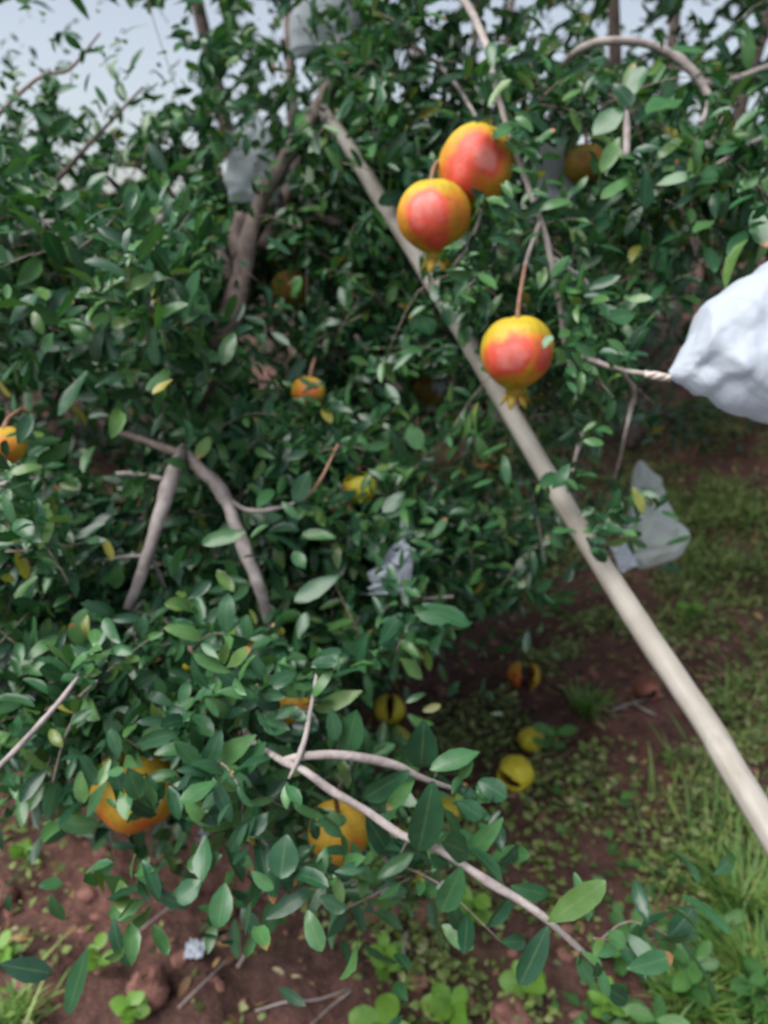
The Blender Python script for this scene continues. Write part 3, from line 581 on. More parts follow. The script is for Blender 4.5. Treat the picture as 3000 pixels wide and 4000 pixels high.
# ---- the tree on the right
b2 = np.array([1.35, 1.85, float(height(1.35, 1.85))])
right = thing('pomegranate_tree', 'pomegranate tree at the upper right with an arched twig and drooping broad leaves', 'tree', b2)
fr = Foliage()
rodw('trunk', [(*b2, .05), (1.33, 1.8, .6, .045), (1.2, 1.75, 1.2, .035), (1.05, 1.7, 1.8, .025), (.8, 1.6, 2.2, .015)], right, M_BARK, 12)
rod('branch', [(2190, 260, 1.25, 11), (2260, 195, 1.22, 15), (2370, 160, 1.2, 17), (2520, 170, 1.2, 17), (2640, 220, 1.2, 18), (2730, 310, 1.2, 18), (2770, 400, 1.2, 15), (2740, 480, 1.2, 9)], right, M_TWIG)
rod('branch', [(2740, 330, 1.2, 14), (2900, 300, 1.3, 16), (3150, 200, 1.5, 18), (3300, 100, 1.7, 20)], right, M_TWIG)
rod('branch', [(2440, 350, 1.02, 9), (2445, 430, 1.0, 13), (2448, 520, 1.0, 15), (2447, 610, 1.0, 13)], right, M_TWIG, 8, .1, 'short tan twig hanging among broad leaves')
rod('branch', [(3050, 500, 1.05, 9), (2900, 580, 1.03, 9), (2790, 650, 1.02, 8), (2700, 700, 1.0, 6)], right, M_TWIG)
region(fr, 2600, 420, 560, 420, 1.05, 1.5, 640, .039)
region(fr, 2880, 820, 260, 330, 1.0, 1.4, 210, .040)
region(fr, 2250, 250, 420, 330, 1.2, 1.7, 420, .039)
region(fr, 2500, 350, 720, 650, 1.6, 2.3, 900, .046, 12, .2, 1, False, .42)
region(fr, 3300, 700, 350, 800, 1.0, 2.0, 200, .048, 10, .2, 1, False, .42)
singles(fr, SINGLE_RIGHT)
cloud(fr, (.95, 1.75, 2.3), (.8, .7, .5), 420, .048, 10, 2)
finish(right, fr)

# ---- trees further back in the row
def back_tree(x, y, hgt, rad, label, n, low=.25):
    g = float(height(x, y)); t = thing('pomegranate_tree', label, 'tree', (x, y, g), 'pomegranate trees further back')
    f = Foliage()
    for k in range(3):
        a = k * 2.1 + x; rodw('trunk' if k == 0 else 'limb', [(x, y, g + .02 + .3 * (k > 0), .05), (x + .15 * cos(a), y + .15 * sin(a), g + .8, .04), (x + .5 * cos(a), y + .5 * sin(a), g + hgt * .7, .02)], t, M_BARK)
    cloud(f, (x, y, g + low + (hgt - low) / 2), (rad, rad, (hgt - low) / 2), n, .062, 12, 2, .5, .28)
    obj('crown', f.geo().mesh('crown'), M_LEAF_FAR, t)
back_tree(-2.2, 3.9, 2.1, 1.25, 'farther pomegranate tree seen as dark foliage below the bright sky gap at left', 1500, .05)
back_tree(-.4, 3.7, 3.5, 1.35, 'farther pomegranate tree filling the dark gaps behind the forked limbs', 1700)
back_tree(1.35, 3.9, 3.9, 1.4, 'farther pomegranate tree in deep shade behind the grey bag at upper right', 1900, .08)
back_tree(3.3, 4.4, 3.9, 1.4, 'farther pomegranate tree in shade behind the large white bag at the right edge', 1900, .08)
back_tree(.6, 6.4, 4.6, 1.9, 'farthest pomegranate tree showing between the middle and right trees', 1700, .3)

# ------------------------------------------------------------------ prop pole
pd = np.interp([p[1] for p in POLE], [430, 3290], [1.42, .80])
pp = [P(x, y, d) for (x, y), d in zip(POLE, pd)]
pr = [22, 29, 33, 36, 37, 38, 39, 43, 48, 53, 58]
pr = [r * d / F for r, d in zip(pr, pd)]
u = pp[-1] - pp[-4]; u /= np.linalg.norm(u)
end = pp[-1] + u * ((pp[-1][2] - 0.0) / -u[2]); end[2] = float(height(end[0], end[1])) - .03
pts = np.array(pp + [pp[-1] * .5 + end * .5, end]); org = pts[-1].copy(); org[2] += .03
R = Vector(pp[0] - org).to_track_quat('Z', 'Y')
inv = np.array(R.inverted().to_matrix())
v, f = tube((pts - org) @ inv.T, pr + [.033, .034], 20, 8, .035, 3)
lt = (v[:, 2] > np.linalg.norm(pp[0] - org) - .02)      # splintered tip
v[lt, 2] += RNG.uniform(-.03, .02, lt.sum())
pole = obj('prop_pole', mesh_np('prop_pole', v, f), M_POLE)
pole.location = org; pole.rotation_mode = 'QUATERNION'; pole.rotation_quaternion = R
tag(pole, 'long pale wooden prop pole leaning from the lower right up into the middle tree', 'prop pole')

# ------------------------------------------------------------------ pomegranates
def fruit_body(r, squash=.93, blobs=(), seed=0, na=72, nb=56):
    th = np.linspace(0, pi, nb)[:, None]; ph = np.linspace(0, 2 * pi, na, endpoint=False)[None]
    rr = r * (1 + .03 * np.cos(5 * ph + seed) * np.sin(th) ** 1.5 + .015 * np.cos(2 * ph + seed * 2) + .075 * (fbm(np.cos(ph) * 1.6 + 5 + seed + 0 * th, np.sin(ph) * 1.6 + th * 1.4, seed, 3) - .45))
    x = rr * np.sin(th) * np.cos(ph); y = rr * np.sin(th) * np.sin(ph)
    z = rr * squash * np.cos(th) - .06 * r * np.exp(-(th / .35) ** 2) - .10 * r * np.exp(-((pi - th) / .42) ** 2)
    v = np.stack([x, y, z + 0 * ph], -1).reshape(-1, 3)
    i = np.arange(nb - 1)[:, None] * na; j = np.arange(na)[None]; j2 = (j + 1) % na
    f = np.stack([i + j, i + na + j, i + na + j2, i + j2], -1).reshape(-1, 4)
    d = nrm(v); bl = np.zeros(len(v))
    for (bx, by, bz, br, s) in blobs:
        c = nrm(np.array([bx, by, bz], float)); a = np.arccos(np.clip(d @ c, -1, 1))
        bl = np.maximum(bl, s * (1 - sstep(br * .3, br * 1.5, a + .6 * (fbm(d[:, 0] * 2.2 + 5, d[:, 2] * 2.2 + d[:, 1] + 7, seed, 3) - .47))))
    return v, f, bl
def calyx_geo(r, L=.024, lobes=6):
    A = Acc(); a = np.linspace(0, 2 * pi, 24, endpoint=False)
    z = np.array([0, -.45, -.7]) * L; rad = np.array([.22, .20, .25]) * r
    v = np.stack([rad[:, None] * np.cos(a), rad[:, None] * np.sin(a), z[:, None] + 0 * a], -1).reshape(-1, 3)
    i = np.arange(2)[:, None] * 24; j = np.arange(24)[None]; j2 = (j + 1) % 24
    A.add(v, np.stack([i + j, i + j2, i + 24 + j2, i + 24 + j], -1).reshape(-1, 4))
    for k in range(lobes):
        c = k * 2 * pi / lobes; w_ = pi / lobes * .95
        row = []
        for t, ww in ((0, 1), (.5, .75), (1, .08)):
            for s in (-1, 0, 1):
                aa = c + s * w_ * ww; q = (.25 + .16 * t) * r
                row.append((q * cos(aa), q * sin(aa), -.7 * L - t * L * .62))
        A.add(np.array(row), np.array([[0, 1, 4, 3], [1, 2, 5, 4], [3, 4, 7, 6], [4, 5, 8, 7]]))
    return A.mesh('calyx')
# toward-camera = -Y, left = -X, up = +Z in the fruit's own frame
def pomegranate(px, py, d, rpx, label, m=M_FRUIT, blobs=(), tilt=(0, 0), calyx=True, stem=None, group='pomegranates hanging in the trees', squash=.93):
    r = rpx * d / F; c = P(px, py, d)
    t = thing('pomegranate', label, 'pomegranate', c, group)
    t.rotation_euler = (radians(tilt[0]), radians(tilt[1]), 0)
    sd = int(px) % 17
    v, f, bl = fruit_body(r, squash, blobs, sd)
    o = bpy.data.objects.new('fruit', mesh_np('fruit', v, f, attr={'blush': bl})); COL.objects.link(o); o.data.materials.append(m); o.parent = t
    if calyx:
        o2 = bpy.data.objects.new('calyx', calyx_geo(r * 1.05, .027)); COL.objects.link(o2); o2.data.materials.append(M_CALYX); o2.parent = t; o2.location = (0, 0, -r * squash * .83)
        s = o2.modifiers.new('thick', 'SOLIDIFY'); s.thickness = .0016
    if stem is not None:
        q = t.rotation_euler.to_matrix().inverted() @ Vector(P(*stem) - c)
        v, f = tube([(0, 0, r * squash * .82), tuple(np.array([0, 0, r * 1.1]) * .7 + np.array(q) * .3), tuple(q)], [.0032, .0028, .0024], 8, 4, .1, sd)
        o3 = bpy.data.objects.new('stem', mesh_np('stem', v, f)); COL.objects.link(o3); o3.data.materials.append(M_REDTWIG); o3.parent = t
    return t
pomegranate(1690, 838, 1.02, 143, 'red and orange pomegranate touching the pole, lower one of the touching pair', blobs=[(-.3, -1, .1, .72, .8), (-.28, -1, .4, .5, .95), (-.15, -1, -.6, .62, .74), (.6, -.8, 0, .7, .38), (-.9, -.5, -.1, .7, .36)], tilt=(6, -6), stem=(1740, 610, 1.06))  # strongest blob paints a highlight on the upper left; others are skin colour
pomegranate(1862, 648, 1.03, 144, 'pomegranate with big red flush, painted pink sheen and yellow rim, upper one of the touching pair', blobs=[(-.15, -1, .3, .78, .82), (0, -1, .25, .55, .98), (-.35, -1, -.3, .75, .78), (-.15, -1, -.75, .55, .72), (.5, -1, -.35, .5, .36), (-.8, -.6, .2, .6, .33)], tilt=(8, 18), stem=(1900, 470, 1.06), squash=1.06)  # strongest blob is a painted sheen, the rest red flush
pomegranate(2018, 1373, .98, 142, 'single round pomegranate hanging in front of the pole on a reddish stem', blobs=[(-.7, -.9, .0, .7, .70), (-.2, -1, .38, .50, .95), (-.35, -1, .15, .55, .95), (.72, -.85, -.05, .42, .78), (.35, -1, .35, .5, .5), (.7, -.8, -.4, .6, .42)], tilt=(8, -4), stem=(2052, 1035, .97), squash=.98)  # two strongest blobs paint the highlight, the others real skin tone
pomegranate(535, 3070, .9, 172, 'large orange pomegranate half hidden behind leaves at the lower left', M_ORANGE, [(-.5, -.8, -.4, .7, .42), (.35, -.9, -.5, .5, .6), (-.1, -.7, -.75, .3, .7)], (4, 0), False, (560, 2750, .95))
pomegranate(1322, 3245, .87, 118, 'yellow pomegranate with one orange side behind the foreground bough', M_ORANGE, [(.55, -.9, .1, .42, .62), (.35, -.8, -.6, .4, .45)], (5, 0), True, (1300, 3080, .73), squash=1.0)
pomegranate(1150, 2768, 1.0, 66, 'small yellow and tan pomegranate above the fork of the foreground bough', M_ORANGE, [(.5, -.9, .3, .6, .75)], (0, 10), False, (1180, 2640, .9), squash=1.1)
pomegranate(1206, 1532, 1.3, 66, 'small orange pomegranate deep in leaves left of the green cluster', M_ORANGE, [(-.2, -1, .2, .8, .5), (.2, -1, .3, .4, .8)], (0, 6), False, (1230, 1400, 1.4))
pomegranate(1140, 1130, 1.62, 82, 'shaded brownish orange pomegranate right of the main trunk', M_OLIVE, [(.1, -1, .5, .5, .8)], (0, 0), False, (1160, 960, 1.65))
pomegranate(1405, 1905, 1.25, 68, 'yellow pomegranate in leaves with a patch of orange', M_YELLOW, [(-.8, -.6, .1, .4, .95)], (0, 0), False, (1390, 1780, 1.3))
pomegranate(1330, 1975, 1.26, 50, 'small orange and red pomegranate beside the yellow one in the leaves', M_ORANGE, [(-.4, -1, -.1, .7, .9), (.4, -1, .2, .5, .6)], (0, 0), False, (1360, 1860, 1.3))
pomegranate(25, 1738, .9, 78, 'bright orange pomegranate cut by the left edge of the picture', M_ORANGE, [(-.1, -1, -.1, 1.0, .42)], (0, 0), False, (80, 1600, .95))
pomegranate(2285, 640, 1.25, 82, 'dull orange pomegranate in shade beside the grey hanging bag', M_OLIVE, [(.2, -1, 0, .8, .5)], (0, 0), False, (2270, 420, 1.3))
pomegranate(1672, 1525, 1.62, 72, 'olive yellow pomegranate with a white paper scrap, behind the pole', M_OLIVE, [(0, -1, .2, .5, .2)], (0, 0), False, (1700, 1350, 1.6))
pomegranate(740, 2600, .95, 34, 'tiny yellow pomegranate tucked in dark leaves', M_YELLOW, [(.2, -1, -.5, .7, .8)], (0, 20), False, (735, 2500, 1.0), squash=1.25)

def fallen(px, py, rpx, label, m, gap=None, rot=(0, 0, 0), blobs=(), width=.5, sink=.2, d_label='fallen pomegranates on the ground', calyx=False, reach=1.5, core=.62):
    g = G(px, py + rpx * .7); d = float(pix(g)[2]); r = rpx * d / F
    t = thing('fallen_pomegranate', label, 'pomegranate', (g[0], g[1], g[2] + r * (1 - sink)), d_label)
    sd = int(px) % 13
    v, f, bl = fruit_body(r, .9, blobs, sd, 64, 48)
    if gap is not None:        # a burst: a lens of rind torn away round direction gap
        gd = nrm(np.array(gap, float)); side = nrm(np.cross(gd, np.array([0, -1.0, .01]))); ln = np.cross(gd, side)
        c = nrm(v[f].mean(1)); along = np.arctan2(c @ ln, c @ gd); across = np.arcsin(np.clip(c @ side, -1, 1))
        wd = width * np.clip(1 - (np.abs(along) / reach) ** 2, 0, 1) ** .5 * (.8 + .4 * vnoise(along * 6 + 9, across * 0 + sd, 2))
        f = f[~((np.abs(across) < wd) & (c @ gd > (-.2 if reach < 2 else -2)))]
    o = bpy.data.objects.new('rind', mesh_np('rind', v, f, attr={'blush': bl})); COL.objects.link(o); o.data.materials.append(m); o.parent = t; o.rotation_euler = [radians(a) for a in rot]
    if gap is not None:
        s = o.modifiers.new('thick', 'SOLIDIFY'); s.thickness = .006; s.offset = -1
        v2, f2, _ = fruit_body(r * core, .9, (), sd + 1, 48, 36); v2 += .006 * (RNG.random(len(v2))[:, None] - .5) * nrm(v2)
        v2 = v2 - nrm(np.array(gap, float)) * r * .08
        o2 = bpy.data.objects.new('flesh', mesh_np('flesh', v2, f2)); COL.objects.link(o2); o2.data.materials.append(M_FLESH); o2.parent = t; o2.rotation_euler = o.rotation_euler
    if calyx:
        o3 = bpy.data.objects.new('calyx', calyx_geo(r, .03)); COL.objects.link(o3); o3.data.materials.append(M_CALYX); o3.parent = t
        o3.rotation_euler = (0, radians(-80), 0); o3.location = (r * .85, -.2 * r, 0)
        o3.modifiers.new('thick', 'SOLIDIFY').thickness = .002
    return t
fallen(1522, 2768, 60, 'yellow fallen pomegranate split at the top, lying alone on red soil', M_YELLOW, (0.02, -.3, .95), (0, 0, 0), [(1, -.2, 0, .3, .4)], .34)
fallen(2072, 2890, 52, 'smooth yellow fallen pomegranate with its calyx, behind the burst one', M_YELLOW, None, (0, 0, 0), [(-1, -.4, .2, .4, .5)], calyx=True)
fallen(2010, 3018, 72, 'burst yellow fallen pomegranate showing dark red seeds on its left side', M_YELLOW, (-.95, -.3, .12), (0, 0, 0), [], .34)
fallen(1740, 3165, 66, 'golden fallen pomegranate with an open red side behind the big hanging leaf', M_YELLOW, (-.8, -.8, .5), (0, 0, 0), [(.6, -.8, -.2, .8, .6)], .5)
fallen(2045, 2625, 62, 'torn orange fallen pomegranate gaping wide with dark flesh', M_ORANGE, (0.15, -.25, .95), (0, 0, 0), [(-.6, -.8, 0, .8, .6), (-1, -.3, 0, .7, .5)], .52, .45, reach=9, core=.5)
fallen(2520, 2695, 52, 'old brownish red fallen pomegranate beside the pole', fruit_mat('rotten_pomegranate_skin', (.14, .05, .035), (.2, .07, .05), (.26, .09, .07), (.3, .12, .1), .8), (-.5, -.7, -.5), (0, 0, 0), [(.3, -.8, .4, .8, .7)], .4)
fallen(1900, 1830, 42, 'decayed red and brown fallen pomegranate in dry leaf litter behind the pole', M_OLIVE, (.5, -.9, .2), (0, 0, 0), [(0, -1, 0, .8, .9)], .4)

# ------------------------------------------------------------------ fruit bags
def bag_loft(stations, nseg=56, seed=0, amp=.010, folds=16):
    """stations: (centre xyz, half height vector, half depth vector)"""
    A = []
    ns = len(stations); a = np.linspace(0, 2 * pi, nseg, endpoint=False)
    T = np.linspace(0, ns - 1, (ns - 1) * 14 + 1)
    C = np.array([s[0] for s in stations], float); H = np.array([s[1] for s in stations], float); D = np.array([s[2] for s in stations], float)
    def it(Q, t): return np.stack([np.interp(t, np.arange(ns), Q[:, k]) for k in range(3)], 1)
    c, h, dd = it(C, T), it(H, T), it(D, T)
    ca = np.sign(np.cos(a)) * np.abs(np.cos(a)) ** .8; sa = np.sin(a)
    v = c[:, None] + ca[None, :, None] * h[:, None] + sa[None, :, None] * dd[:, None]
    out = nrm(ca[None, :, None] * h[:, None] + sa[None, :, None] * dd[:, None])
    s = T[:, None] * 1.0
    x = np.cos(a)[None] * 2.2; y = np.sin(a)[None] * 2.2
    n = np.abs(fbm(s * 1.3 + x * 1.1 + 20, y * 1.4 + s * .5 + 9, seed, 4) - .46) * 2.4 - .35      # creases
    n = n + .5 * (np.abs(vnoise(s * .7 - x * 1.6 + 30, y * 1.9 + s * .9 + 5, seed + 3) - .5) * 2 - .5)
    n = n * .25
    rg = np.random.default_rng(seed)
    for q in range(folds):        # straight pressed creases
        th = rg.uniform(-1.2, 1.2); cs = rg.uniform(.1, ns - 1); cy = rg.uniform(-.9, .9); pc = (T[:, None] - cs) * np.cos(th) * .8 + (np.sin(a)[None] * 0 + np.cos(a)[None] - cy) * np.sin(th) * 1.6
        n = n + rg.choice([-1, 1]) * .8 * np.clip(1 - np.abs(pc) / rg.uniform(.25, .7), 0, 1) * np.exp(-(((T[:, None] - cs) / 1.6) ** 2 + ((np.cos(a)[None] - cy) / .8) ** 2))
    taper = np.clip(np.linalg.norm(h, axis=1) / (np.linalg.norm(h, axis=1).max() * .6), .05, 1)
    v = v + out * (amp * n * taper[:, None])[..., None]
    k = len(T); v = v.reshape(-1, 3)
    i = np.arange(k - 1)[:, None] * nseg; j = np.arange(nseg)[None]; j2 = (j + 1) % nseg
    f = np.stack([i + j, i + j2, i + nseg + j2, i + nseg + j], -1).reshape(-1, 4)
    return v, f
def crumple(center, right, up, w_, h_, seed, out, amp=.015, holes=0.0, nx=40, ny=40, taper=None):
    """a torn, crumpled sheet of bag film round a centre"""
    u_ = np.linspace(-1, 1, nx)[None]; v_ = np.linspace(-1, 1, ny)[:, None]
    W = w_ * (1 if taper is None else np.interp(v_, np.linspace(-1, 1, len(taper)), taper))
    n = (np.abs(fbm(u_ * 1.9 + 7 + seed, v_ * 1.9 + 3, seed, 4) - .46) * 3 - .4) + .7 * (vnoise(u_ * 1.2 + seed, v_ * 1.2, seed) - .5) + .6 * (1 - u_ ** 2) * (1 - v_ ** 2)
    X = u_ * W + .18 * w_ * (vnoise(v_ * 4 + seed, u_ * .5, seed + 1) - .5); Y = v_ * h_ + .25 * h_ * (vnoise(u_ * 4 + seed, v_ * .5, seed + 2) - .5)
    p = np.array(center) + X[..., None] * np.array(right) + Y[..., None] * np.array(up) + (n * amp)[..., None] * np.array(out)
    i = np.arange(ny - 1)[:, None] * nx; j = np.arange(nx - 1)[None]
    f = np.stack([i + j, i + j + 1, i + nx + j + 1, i + nx + j], -1).reshape(-1, 4)
    if holes:
        c = np.stack(np.broadcast_arrays(u_, v_), -1).reshape(-1, 2)[f].mean(1)
        f = f[(vnoise(c[:, 0] * 2.6 + seed, c[:, 1] * 2.6, seed + 8) > holes) | (np.hypot(c[:, 0], c[:, 1]) < .45)]
        edge = np.abs(c).max(1) + .25 * vnoise(c[:, 0] * 7, c[:, 1] * 7, seed)
    return p.reshape(-1, 3), f
# the big bag, tied at the left, opening out of the picture to the right
dB = .88
def bs(x, top, bot, thick, dd=0):
    c = P(x, (top + bot) / 2, dB + dd); h = P(x, top, dB + dd) - c
    return (c, h, -FW * thick)
neck = P(2622, 1462, dB)
bag = thing('fruit_bag', 'large crumpled white fruit bag tied with a twisted neck at the right edge', 'fruit bag', neck, 'white bags on the fruit')
v, f = bag_loft([bs(2612, 1450, 1476, .004), bs(2640, 1405, 1488, .012), bs(2690, 1310, 1520, .028), bs(2740, 1212, 1552, .040), bs(2860, 1120, 1618, .056), bs(2990, 1035, 1655, .062), bs(3120, 1010, 1660, .060), bs(3260, 1040, 1640, .05), bs(3380, 1090, 1600, .02), bs(3400, 1150, 1560, .004)], 140, 4, .0085, 46)
obj('bag_body', mesh_np('bag_body', v, f), M_BAG, bag)
nk = []
for k in range(3):
    q = [P(2520 + 33 * j, 1462 + 5 * j + 7 * sin(j * 1.9 + k * 2.1), dB + .004 * cos(j * 1.9 + k * 2.1)) for j in range(4)]
    nk.append(tube(q, [.0028, .0036, .0036, .0028], 8, 4, .1, k))
A = Acc()
for v, f in nk: A.add(v, f)
obj('twisted_neck', A.mesh('twisted_neck'), M_NECK, bag)

def hang_bag(px, py, d, wpx, hpx, label, m=M_BAG, seed=1, lean=0.0, amp=.009, extra=None):
    k = d / F; top = P(px - lean * hpx, py - hpx, d)
    t = thing('fruit_bag', label, 'fruit bag', top, 'white bags on the fruit')
    def st(s, wd, th): c = P(px + lean * hpx * s, py + s * hpx, d); return (c, RT * wpx * wd * k, -FW * wpx * th * k)
    v, f = bag_loft([st(-1, .12, .08), st(-.85, .35, .2), st(-.5, .75, .4), st(0, .95, .5), st(.5, 1, .5), st(.85, .96, .4), st(1, .9, .06), st(1.005, .85, .02)], 48, seed, amp)
    obj('bag_body', mesh_np('bag_body', v, f), m, t)
    q, f = tube([top + np.array([0, 0, .035]), top + np.array([.002, 0, .015]), top - np.array([0, 0, .006])], [.003, .0045, .006], 8, 4, .3, seed)
    obj('tied_neck', mesh_np('tied_neck', q, f), m, t)
    return t
hang_bag(2160, 640, 1.3, 95, 170, 'grey white fruit bag hanging behind leaves next to the dull orange pomegranate', M_GREYBAG, 2, .08)
hang_bag(1275, 60, 1.62, 140, 165, 'pale blue fruit bag at the top edge behind leaves', M_GREYBAG, 5, -.05)
hang_bag(990, 620, 1.45, 105, 170, 'pale fruit bag half covered by leaves left of the pole top', M_GREYBAG, 7, .0)
hang_bag(1540, 2215, 1.15, 80, 105, 'small white fruit bag among leaves in the lower middle', M_BAG, 9, -.3, .014)
# milky film bag behind the pole, with its torn white flap
c0 = P(2520, 1830, 1.5)
fb = thing('fruit_bag', 'torn milky film bag hanging right of the pole with a folded white flap', 'fruit bag', c0, 'white bags on the fruit')
k = 1.5 / F
def fs(x, y, w_, th, ang=0): c = P(x, y, 1.5); return (c, (RT * cos(ang) + UP * sin(ang)) * w_ * k, -FW * th * k)
v, f = bag_loft([fs(2500, 1800, 8, 6), fs(2510, 1840, 45, 18), fs(2520, 1910, 75, 30), fs(2535, 2000, 95, 40), fs(2555, 2080, 135, 45, .25), fs(2575, 2140, 130, 40, .3), fs(2580, 2195, 85, 20, .3), fs(2580, 2205, 60, 3, .3)], 48, 11, .016)
obj('bag_body', mesh_np('bag_body', v, f), M_FILM, fb)
v, f = crumple(P(2438, 2168, 1.42), nrm(RT * .9 + UP * .3), nrm(UP * .95 - RT * .35), 36 * k, 55 * k, 3, -FW, .006)
o = obj('torn_flap', mesh_np('torn_flap', v, f), M_BAG, fb); o.modifiers.new('thick', 'SOLIDIFY').thickness = .0015
q, f = tube([P(2438, 2120, 1.43), P(2470, 2080, 1.46), P(2500, 2040, 1.48)], [.004, .004, .003], 6, 4)
obj('film_strip', mesh_np('film_strip', q, f), M_FILM, fb)
def scrap(c, wpx, hpx, label, seed, m=M_BAG, flat=False, ang=0.0):
    d = float(pix(c)[2]); k = d / F
    r_ = RT * cos(ang) + UP * sin(ang); u2 = UP * cos(ang) - RT * sin(ang); o_ = -FW
    if flat:
        r_ = np.array([cos(ang), sin(ang), 0]); u2 = np.array([-sin(ang), cos(ang), 0.25]); o_ = np.array([0, 0, 1.0])
    v, f = crumple((0, 0, 0), r_, u2, wpx * k, hpx * k, seed, o_, min(wpx, hpx) * k * .5, .32, 26, 26)
    o = obj('bag_scrap', mesh_np('bag_scrap', v, f), m); o.location = tuple(c); o.modifiers.new('thick', 'SOLIDIFY').thickness = .001
    tag(o, label, 'bag scrap', 'scraps of torn bag'); return o
scrap(P(1718, 1512, 1.55), 30, 32, 'white paper scrap stuck over the olive pomegranate behind the pole', 4)
scrap(P(1592, 1332, 1.45), 28, 22, 'tiny pale scrap caught in leaves left of the pole', 6)
scrap(P(808, 3232, .98), 22, 62, 'narrow white scrap dangling beside the large orange pomegranate', 8, M_BAG, False, -.45)
scrap(G(765, 3735, .02), 38, 34, 'small bluish white scrap lying on bare soil at lower left', 10, M_BAG, True)
scrap(G(1995, 1885, .02), 42, 30, 'white scrap lying on the leaf litter behind the pole', 12, M_BAG, True)
scrap(P(1040, 2090, 1.2), 36, 55, 'greyish scrap behind the crooked pinkish branch', 14, M_GREYBAG, False, .3)
scrap(P(1120, 1190, 1.7), 26, 22, 'dim white scrap in the shade of the trunk fork', 16, M_GREYBAG)

# ------------------------------------------------------------------ weeds and grass
def weed(px, py, hpx, nleaf, lpx, label, m=M_LIME, wide=.75, lean=0.0, lod=0, name='weed_seedling', group='light green weed seedlings'):
    g = G(px, py); d = float(pix(g)[2]); k = d / F
    t = thing(name, label, 'weed', g, group)
    h = hpx * k; top = g + np.array([lean * h, -.1 * h, h])
    v, f = tube([g - np.array([0, 0, .01]), (g + top) / 2 + np.array([lean * h * .3, 0, 0]), top], [.0022, .0018, .0012], 6, 4)
    obj('stem', mesh_np('stem', v, f), M_LIME if m is M_LIME else M_WEED, t)
    o = []; ax = []; nm = []; L = []
    for i in range(nleaf):
        s = 1 - .85 * (i // 2) / max(1, (nleaf + 1) // 2); a = i * pi + (i // 2) * 1.35 + random.uniform(-.4, .4) + px
        o.append(g + (top - g) * s); ax.append((cos(a), sin(a) * .7, random.uniform(.1, .6))); L.append(lpx * k * random.uniform(.75, 1.15))
        nm.append((random.uniform(-.3, .3), -.45, .9))
    L = np.array(L); v, f, uv = leaf_geo(np.array(o), np.array(ax), np.array(nm, float), L, L * wide, .15, .2, lod)
    obj('leaves', mesh_np('leaves', v, f, uv), m, t)
    return t
weed(400, 3800, 130, 6, 80, 'bright green two-leaved seedling left of the red clod'); weed(525, 3990, 110, 8, 75, 'seedling with round leaves below the red clod')
weed(1500, 3560, 90, 4, 62, 'small seedling with paired leaves below the yellow pomegranate'); weed(1510, 3830, 190, 10, 72, 'tallest seedling with stacked leaves near the bottom edge')
weed(1840, 3610, 140, 8, 78, 'bright seedling under the hanging green leaf beside the bough'); weed(2050, 3890, 90, 6, 105, 'clover-like seedling with broad bright leaves under the bough end')
weed(1760, 3985, 90, 5, 115, 'broad bright green seedling at the bottom edge, right of centre'); weed(1500, 4080, 110, 4, 150, 'big single leaf seedling cut by the bottom edge')
weed(105, 3370, 80, 8, 52, 'yellowish green seedling at the left below the orange pomegranate'); weed(20, 3760, 80, 6, 70, 'seedling cut by the left edge of the picture')
weed(2130, 2960, 120, 6, 85, 'dark leafy weed right of the burst pomegranate', M_WEED, .5, .2, group='darker weeds'); weed(2180, 2400, 60, 5, 60, 'pale seedling on the red soil left of the pole', M_WEED, .6)
weed(2690, 2420, 60, 10, 60, 'yellow green weed patch right of the pole', M_LIME, .4, 0, 1, group='darker weeds')
for i, (x, y, s, n, lab) in enumerate(((2420, 3760, 200, 12, 'leafy green weed behind the end of the bough'), (2640, 3900, 230, 14, 'dense broad-leaved weed in the lower right, second from the corner'), (2900, 3980, 260, 14, 'tall broad-leaved weed nearest the lower right corner'), (2560, 4120, 220, 12, 'broad-leaved weed cut by the bottom edge at right'), (2780, 3700, 150, 12, 'low weed between the moss and the tall grass at right'), (2370, 3980, 150, 10, 'yellow green weed under the end of the bough'))):
    weed(x, y, s, n, 120 if i != 5 else 80, lab, M_WEED if i != 5 else M_LIME, .5, random.uniform(-.2, .2), 0, 'weed', 'broad-leaved weeds in the lower right')

def blades(pos, H, W, lean, lod=1):
    n = len(pos); a = RNG.uniform(0, 6.283, n); ax = np.stack([np.cos(a) * lean, np.sin(a) * lean, np.ones(n)], 1)
    nm = np.stack([np.cos(a), np.sin(a), np.zeros(n) + .3], 1)
    return leaf_geo(pos, ax, -nm, H, W, RNG.uniform(-.55, -.05, n) * -1, .2, lod)
def gpos(x, y): return np.stack([x, y, height(x, y) - .005], 1)
def inview(n, x0, x1, y0, y1, fn):
    """ground points whose share follows fn(px, py)"""
    x = RNG.uniform(x0, x1, n); y = RNG.uniform(y0, y1, n); p = gpos(x, y); px, py, d = pix(p)
    return p[RNG.random(n) < fn(px, py, x, y)]
def dens_moss(px, py, x, y):
    s = sstep(-150, 350, (px - 1500) + (py - 2500) * .2) * sstep(1450, 1700, py)
    bare = np.exp(-((px - 2480 - (py - 2950) * .1) / 170) ** 2 - ((py - 2950) / 330) ** 2) + np.exp(-((px - 1700) / 300) ** 2 - ((py - 2690) / 170) ** 2) + .8 * np.exp(-((px - 2850) / 90) ** 2 - ((py - 1830) / 90) ** 2)
    s = np.maximum(s * np.clip(1 - 1.1 * bare, .05, 1), .13) * (1 + 1.6 * sstep(0, 250, px - 2150 - (py - 2000) * .58))
    rg_ = sstep(0, 250, px - 2150 - (py - 2000) * .58)
    return s * (.05 + .95 * sstep(.44 - .06 * rg_, .58 - .06 * rg_, fbm(x * 4.1 + 4, y * 4.1, 21))) * ((px > -300) & (px < 3400) & (py < 4300))
